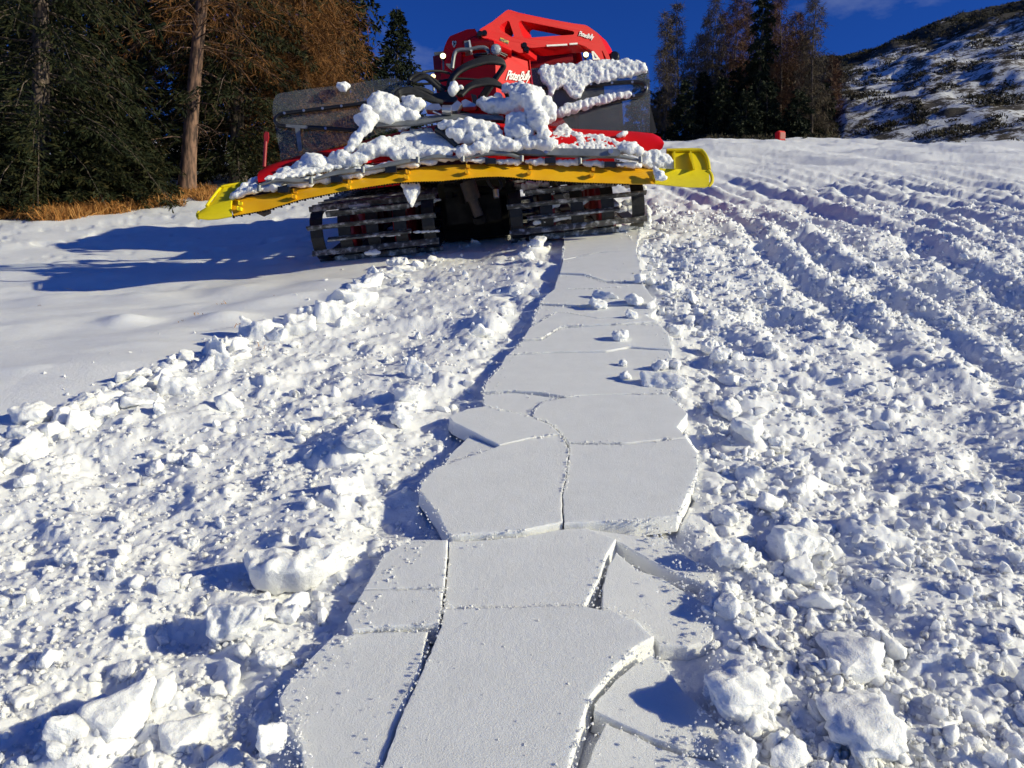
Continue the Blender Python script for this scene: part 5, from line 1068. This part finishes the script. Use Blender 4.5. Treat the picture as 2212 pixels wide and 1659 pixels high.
# stand beyond the piste on the right: (x, depth, height, radius, kind)
ST = [(1436,58,9.6,1.3,'b','slim bare larch at the left end of the far stand'),(1462,60,10.6,1.5,'b','second bare larch from the left in the far stand'),(1500,64,8.6,1.7,'b','low dusky larch between the slim pair and the tall brown larch'),(1538,61,11.6,1.9,'b','tall brown bare larch left of the dark spruce'),(1582,63,12.0,1.9,'o','rust coloured larch leaning on the dark spruce'),
      (1636,58,12.6,1.6,'s','tall black-green spruce in the middle of the far stand'),(1612,66,11.8,1.8,'o','rust larch half hidden behind the tall spruce'),(1682,59,12.2,1.9,'o','bright rust larch right of the tall spruce'),(1715,64,10.6,1.7,'o','rust larch behind the sparse straight larch'),(1752,57,11.6,1.7,'b','sparse straight larch at the right of the far stand'),
      (1790,66,7.2,1.2,'o','small larch at the foot of the dark slope'),(1812,70,6.9,1.5,'b','thin small larch farthest right of the stand'),(1778,62,4.6,1.3,'s','short dark spruce right of the sparse straight larch'),(1655,55,4.2,1.5,'s','short dark spruce below the rust larch'),(1560,56,4.6,1.6,'s','short dark spruce at the foot of the brown larch'),(1480,57,4.4,1.7,'s','short dark spruce at the left foot of the stand'),(1722,54.5,3.6,1.5,'s','low dark spruce right behind the red box'),(1610,54,3.6,1.5,'s','low dark spruce left of the red box'),(1520,60,5.2,1.6,'s','mid-height dark spruce under the brown larches'),(1590,60,5.5,1.5,'s','mid-height dark spruce left of the tall spruce'),(1700,60,5.6,1.5,'s','mid-height dark spruce under the rust larches'),(1425,60,3.8,1.4,'s','dark spruce peeping out behind the right clear flap'),(1384,59,5.2,1.7,'s','dark spruce seen dimly through the right clear flap'),(1517,67,10.4,1.9,'b','hazy larch behind the tall brown bare larch'),(1562,68,11.2,1.9,'o','rust larch filling the gap left of the rust coloured leaner'),(1662,68,11.5,1.8,'o','rust larch directly behind the right side of the tall spruce'),(1702,70,11.0,1.9,'b','grey-brown larch at the back between two rust larches'),(1732,67,9.5,1.6,'o','rust larch tucked left of the sparse straight larch'),(1640,62,6.5,1.6,'s','mid-height dark spruce in front of the tall spruce'),(1548,63,6.2,1.6,'s','dark spruce under the tall brown larch'),(1745,61,5.0,1.6,'s','dark spruce at the foot of the sparse straight larch')]
for k, (x, d, hh, rd, kd, lab) in enumerate(ST):
    if kd == 's': tree('spruce_tree', lab, at_depth(x, d), hh, rd, 'spruce', 50+k, M_sprd, M_barks, 0.02, whorl=0.30, nb=8, per=22, card=(0.30, 0.10), droop=0.45, group=RG, shape=0.7)
    else: tree('larch_tree', lab, at_depth(x, d), hh, rd, 'larch', 50+k, M_larf if kd == 'o' else M_lard, M_barks, 0.10, whorl=0.34, nb=7, per=(38 if kd == 'o' else 28), card=(0.40, 0.030), droop=0.35, group=RG, r0=0.12, shape=0.55)

# ------------------------------------------------------------------ dry grass at the wood's edge
def blades(spots, n_each, seed, hgt):
    r = np.random.default_rng(seed); Vs = []; Fs = []; off = 0
    for (p, rad, hs) in spots:
        n = n_each; n = n_each; a = r.uniform(0, 6.28, n); q = np.sqrt(r.random(n))*rad; B = np.asarray(p)[None]+np.stack([np.cos(a)*q, np.sin(a)*q, np.sin(a)*q*0.27-0.02], -1)
        d = np.stack([r.normal(size=n)*0.5-0.15, r.normal(size=n)*0.5-0.1, r.uniform(0.5, 1.2, n)], -1); d /= np.linalg.norm(d, axis=1, keepdims=True); L = hgt*hs*r.uniform(0.4, 1.2, n); s = np.cross(d, r.normal(size=(n, 3))); s /= np.linalg.norm(s, axis=1, keepdims=True); W = r.uniform(0.003, 0.009, n)*min(1, hgt*3)
        m1 = B+d*(L*0.55)[:, None]; d2 = d.copy(); d2[:, 2] -= r.uniform(0.5, 1.6, n); tip = m1+d2*(L*0.5)[:, None]
        V_ = np.stack([B-s*W[:, None], B+s*W[:, None], m1+s*W[:, None]*0.8, m1-s*W[:, None]*0.8, tip+s*0.001, tip-s*0.001], 1).reshape(-1, 3); i = np.arange(n)[:, None]*6
        Vs.append(V_); Fs.append(np.concatenate([i+np.array([[0, 1, 2, 3]]), i+np.array([[3, 2, 4, 5]])])+off); off += len(V_)
    return np.concatenate(Vs), np.concatenate(Fs)
r_ = np.random.default_rng(5); spots = []
for k in range(170):
    x = r_.uniform(30, 385); yl = np.interp(x, [0, 40, 120, 200, 300, 385], [470, 474, 480, 470, 452, 446]); y = yl-abs(r_.normal())*13-1
    if vnoise(np.array(x*0.03), np.array(y*0.05), 3) < -0.30: continue
    spots.append((near(x, y), 0.22, 1.0))
for k in range(40): spots.append((near(r_.uniform(385, 455), r_.uniform(412, 432)), 0.20, 0.8))
for k in range(8): spots.append((near(r_.uniform(-20, 25), r_.uniform(468, 476)), 0.18, 0.7))
V_, F_ = blades(spots, 60, 6, 0.46); me = mesh_np('dry_grass', V_, F_, False); tag(link('dry_grass', me, M_gra), 'tawny dry grass along the foot of the left wood', 'grass', None, 'stuff')
tw = []
for (x, y) in ((265,688),(480,655),(430,676),(390,690),(520,700),(600,640),(90,660),(560,750)): tw.append((near(x, y), 0.06, 0.35))
V_, F_ = blades(tw, 5, 16, 0.18); me = mesh_np('grass_stalks', V_, F_, False); tag(link('grass_stalks', me, M_gra), 'thin dry stalks poking out of the untouched snow', 'grass', None, 'stuff')

# ------------------------------------------------------------------ hillside on the right
def hill_point(s, t):
    """s along the picture (0 at the stand, 1 at the right border), t from foot to crest and beyond"""
    xb = 1700+s*620; yb = np.interp(s, [0, 0.2, 0.5, 1.0, 2.2], [262, 288, 312, 322, 330]); db = np.interp(s, [0, 0.2, 0.5, 1, 2.2], [74, 60, 50, 46, 36])
    xt = 1690+s*640; yt = np.interp(s, [0, 0.2, 0.32, 0.5, 0.68, 0.85, 1.0, 2.2], [150, 118, 96, 62, 24, -2, -20, -150]); dt = np.interp(s, [0, 1, 2.2], [118, 104, 80])
    B = C(xb, yb, db); T = C(xt, yt, dt)
    if t <= 1: P = B+(T-B)*t; P = P+np.array([0, 0, 1])*(2.2*math.sin(math.pi*t)*(0.3+0.3*s))
    else: P = T+(T-B)*np.array([1, 1, 0])*(t-1)-np.array([0, 0, 1])*(18*(t-1)**1.3)
    return P
ns, nt_ = 190, 150; HV = []; heath = []
for j in range(nt_):
    t = j/(nt_-1)*1.7-0.06
    for i in range(ns):
        s = i/(ns-1)*2.3-0.15; P = hill_point(s, t)
        k = 1.5*mnoise.noise(Vector(P)*0.09)+0.6*mnoise.noise(Vector(P)*0.28)+0.30*mnoise.noise(Vector(P)*0.8); P = P+np.array([-0.25, -0.3, 0.9])*k*min(1, max(0, t*5+0.2)); HV.append(P)
        hb = 0.34*min(1, 1.6*max(0, 1-abs(t-(0.93-0.10*s))/0.26))*max(0.28, 1-s*0.62) if t < 1.15 else 0.05
        hb += 0.35*max(0, 1-abs(s-0.12)/0.16)*max(0, min(1, (t-0.30)*4)) + 0.22*max(0, 1-((s-0.92)/0.12)**2-((t-0.72)/0.12)**2)
        heath.append(hb+0.0)
idx = np.arange(ns*nt_).reshape(nt_, ns); Fq = np.stack([idx[:-1, :-1], idx[:-1, 1:], idx[1:, 1:], idx[1:, :-1]], -1).reshape(-1, 4)
me = mesh_np('hillside', np.array(HV), Fq, True); at_ = me.attributes.new('heath', 'FLOAT', 'POINT'); at_.data.foreach_set('value', np.array(heath, np.float32)); hill = link('hillside', me, M_hill); tag(hill, kind='structure')
# heath cover: countless low twigs
def bush(P, rad, hgt, n, r, card):
    a = r.uniform(0, 6.28, n); q = np.sqrt(r.random(n))*rad; B = np.asarray(P)[None]+np.stack([np.cos(a)*q, np.sin(a)*q, r.random(n)*hgt*(1-(q/rad)**2)], -1); d = r.normal(size=(n, 3)); d[:, 2] = abs(d[:, 2])*0.8+0.2
    return cards(B, d, np.cross(d, r.normal(size=(n, 3))), card*r.uniform(0.6, 1.4, n), card*0.35*r.uniform(0.6, 1.4, n))
HVn = np.array(HV).reshape(nt_, ns, 3); He = np.array(heath).reshape(nt_, ns); r_ = np.random.default_rng(9)
def hill_surf(i, j):
    i0, j0 = int(i), int(j); a, b = i-i0, j-j0; return (HVn[j0, i0]*(1-a)+HVn[j0, i0+1]*a)*(1-b)+(HVn[j0+1, i0]*(1-a)+HVn[j0+1, i0+1]*a)*b
Vs = []; Fs = []; off = 0; indiv = 0; jmax = int(nt_*(1.06/1.7))
sites = []
for k in range(15000):
    i, j = r_.uniform(8, 130), r_.uniform(2, jmax); P = hill_surf(i, j); pn = mnoise.noise(Vector((P[0]*0.30, P[1]*0.16, 3)))+0.6*mnoise.noise(Vector((P[0]*0.9, P[1]*0.5, 9)))
    if pn+He[int(j), int(i)]*3.0 > 0.22: sites.append((i, j, P, pn))
sites = sites[:6500]
for k, (i, j, P, pn) in enumerate(sites):
    V_, F_ = bush(P, r_.uniform(0.15, 0.55), r_.uniform(0.08, 0.32), 9, r_, 0.26); Vs.append(V_); Fs.append(F_+off); off += len(V_)
me = mesh_np('heath_cover', np.concatenate(Vs), np.concatenate(Fs), False); tag(link('heath_cover', me, M_shr), 'dark dwarf heath poking through thin snow on the slope', 'heath', None, 'stuff')
def shrub(P, label, rad, hgt, seed, mat=M_shr):
    r = np.random.default_rng(seed); V_, F_ = bush((0, 0, 0), rad, hgt, 420, r, 0.20); root = bpy.data.objects.new('dwarf_shrub', None); COL.objects.link(root); root.location = P; tag(root, label, 'shrub', 'shrubs on the snowy slope')
    link('foliage', mesh_np('foliage', V_, F_, False), mat, root); tb = MB()
    for k in range(5): tb.tube([Vector((0, 0, -0.1)), Vector((r.normal()*rad*0.3, r.normal()*rad*0.3, hgt*0.5)), Vector((r.normal()*rad*0.6, r.normal()*rad*0.6, hgt*0.9))], [0.03, 0.02, 0.008], 4)
    tm = bpy.data.meshes.new('stem'); tm.from_pydata(tb.v, [], tb.f); link('stem', tm, M_barks, root)
for k, (s, t, rd, hg, lab) in enumerate(((0.50,0.02,0.9,0.55,'dark shrub at the very foot of the slope, nearest the red box'),(0.36,0.06,0.8,0.5,'low shrub at the slope foot right of the stand'),(0.62,0.03,1.3,0.6,'wide shrub at the middle of the slope foot'),(0.72,0.04,1.0,0.55,'round shrub right of the wide slope-foot shrub'),(0.86,0.05,1.3,0.7,'brown shrub at the slope foot near the right border'),(0.95,0.07,1.2,0.7,'brown shrub at the right border'),(0.70,0.16,2.2,0.6,'long dark shrub band low on the slope'),(0.80,0.17,1.3,0.5,'shrub at the right end of the long dark band'),(0.55,0.22,1.0,0.5,'shrub above the left end of the long dark band'),(0.66,0.45,1.6,0.8,'dark shrub in mid slope'),(0.90,0.50,1.5,0.9,'rounded dark shrub high near the right border'),(0.46,0.34,1.2,0.6,'shrub on the bright streak in mid slope'),(0.60,0.60,1.3,0.7,'upper shrub below the dark crest band'),(0.78,0.34,1.2,0.6,'shrub midway between slope foot and right-hand patch'))):
    i = (s+0.15)/2.3*(ns-1); j = (t+0.06)/1.7*(nt_-1); shrub(hill_surf(i, j), lab, rd, hg, 300+k)
# low bank below the stand
bp = []
for k in range(1100):
    x = r_.uniform(1415, 1800); dd = r_.uniform(50, 66)
    if vnoise(np.array(x*0.035), np.array(dd*0.3), 77) < 0.0: continue
    p = at_depth(x, dd); bp.append(bush(p, 0.5, 0.35, 12, r_, 0.28))
Vs = []; Fs = []; off = 0
for V_, F_ in bp: Vs.append(V_); Fs.append(F_+off); off += len(V_)
me = mesh_np('undergrowth', np.concatenate(Vs), np.concatenate(Fs), False); tag(link('undergrowth', me, M_shr), 'dark undergrowth at the foot of the far stand of trees', 'undergrowth', None, 'stuff')

# ------------------------------------------------------------------ red box by the far stand
p = Vector(at_depth(1685, 50)); rb = bpy.data.objects.new('red_box', None); COL.objects.link(rb); rb.location = p; tag(rb, 'small red box standing at the edge of the piste below the far trees', 'box')
bm = bmesh.new(); bmesh.ops.create_cube(bm, size=1, matrix=Matrix.Translation((0, 0, 0.34)) @ Matrix.Diagonal((0.60, 0.45, 0.66, 1))); bmesh.ops.bevel(bm, geom=[e for e in bm.edges if abs(e.verts[0].co.z-e.verts[1].co.z) > 0.1 or e.verts[0].co.z > 0.4], offset=0.07, segments=3, affect='EDGES')
me = bpy.data.meshes.new('body'); bm.to_mesh(me); bm.free(); body = link('body', me, M_red, rb); body.rotation_euler = (0, 0, 0.35)
bm = bmesh.new(); bmesh.ops.create_cube(bm, size=1, matrix=Matrix.Translation((0.02, -0.235, 0.35)) @ Matrix.Diagonal((0.40, 0.02, 0.42, 1))); me = bpy.data.meshes.new('panel'); bm.to_mesh(me); bm.free(); link('panel', me, M_dred, body)
bm = bmesh.new(); bmesh.ops.create_cube(bm, size=1, matrix=Matrix.Translation((0, 0, 0.0)) @ Matrix.Diagonal((0.66, 0.50, 0.08, 1))); me = bpy.data.meshes.new('foot'); bm.to_mesh(me); bm.free(); link('foot', me, M_dark, rb)
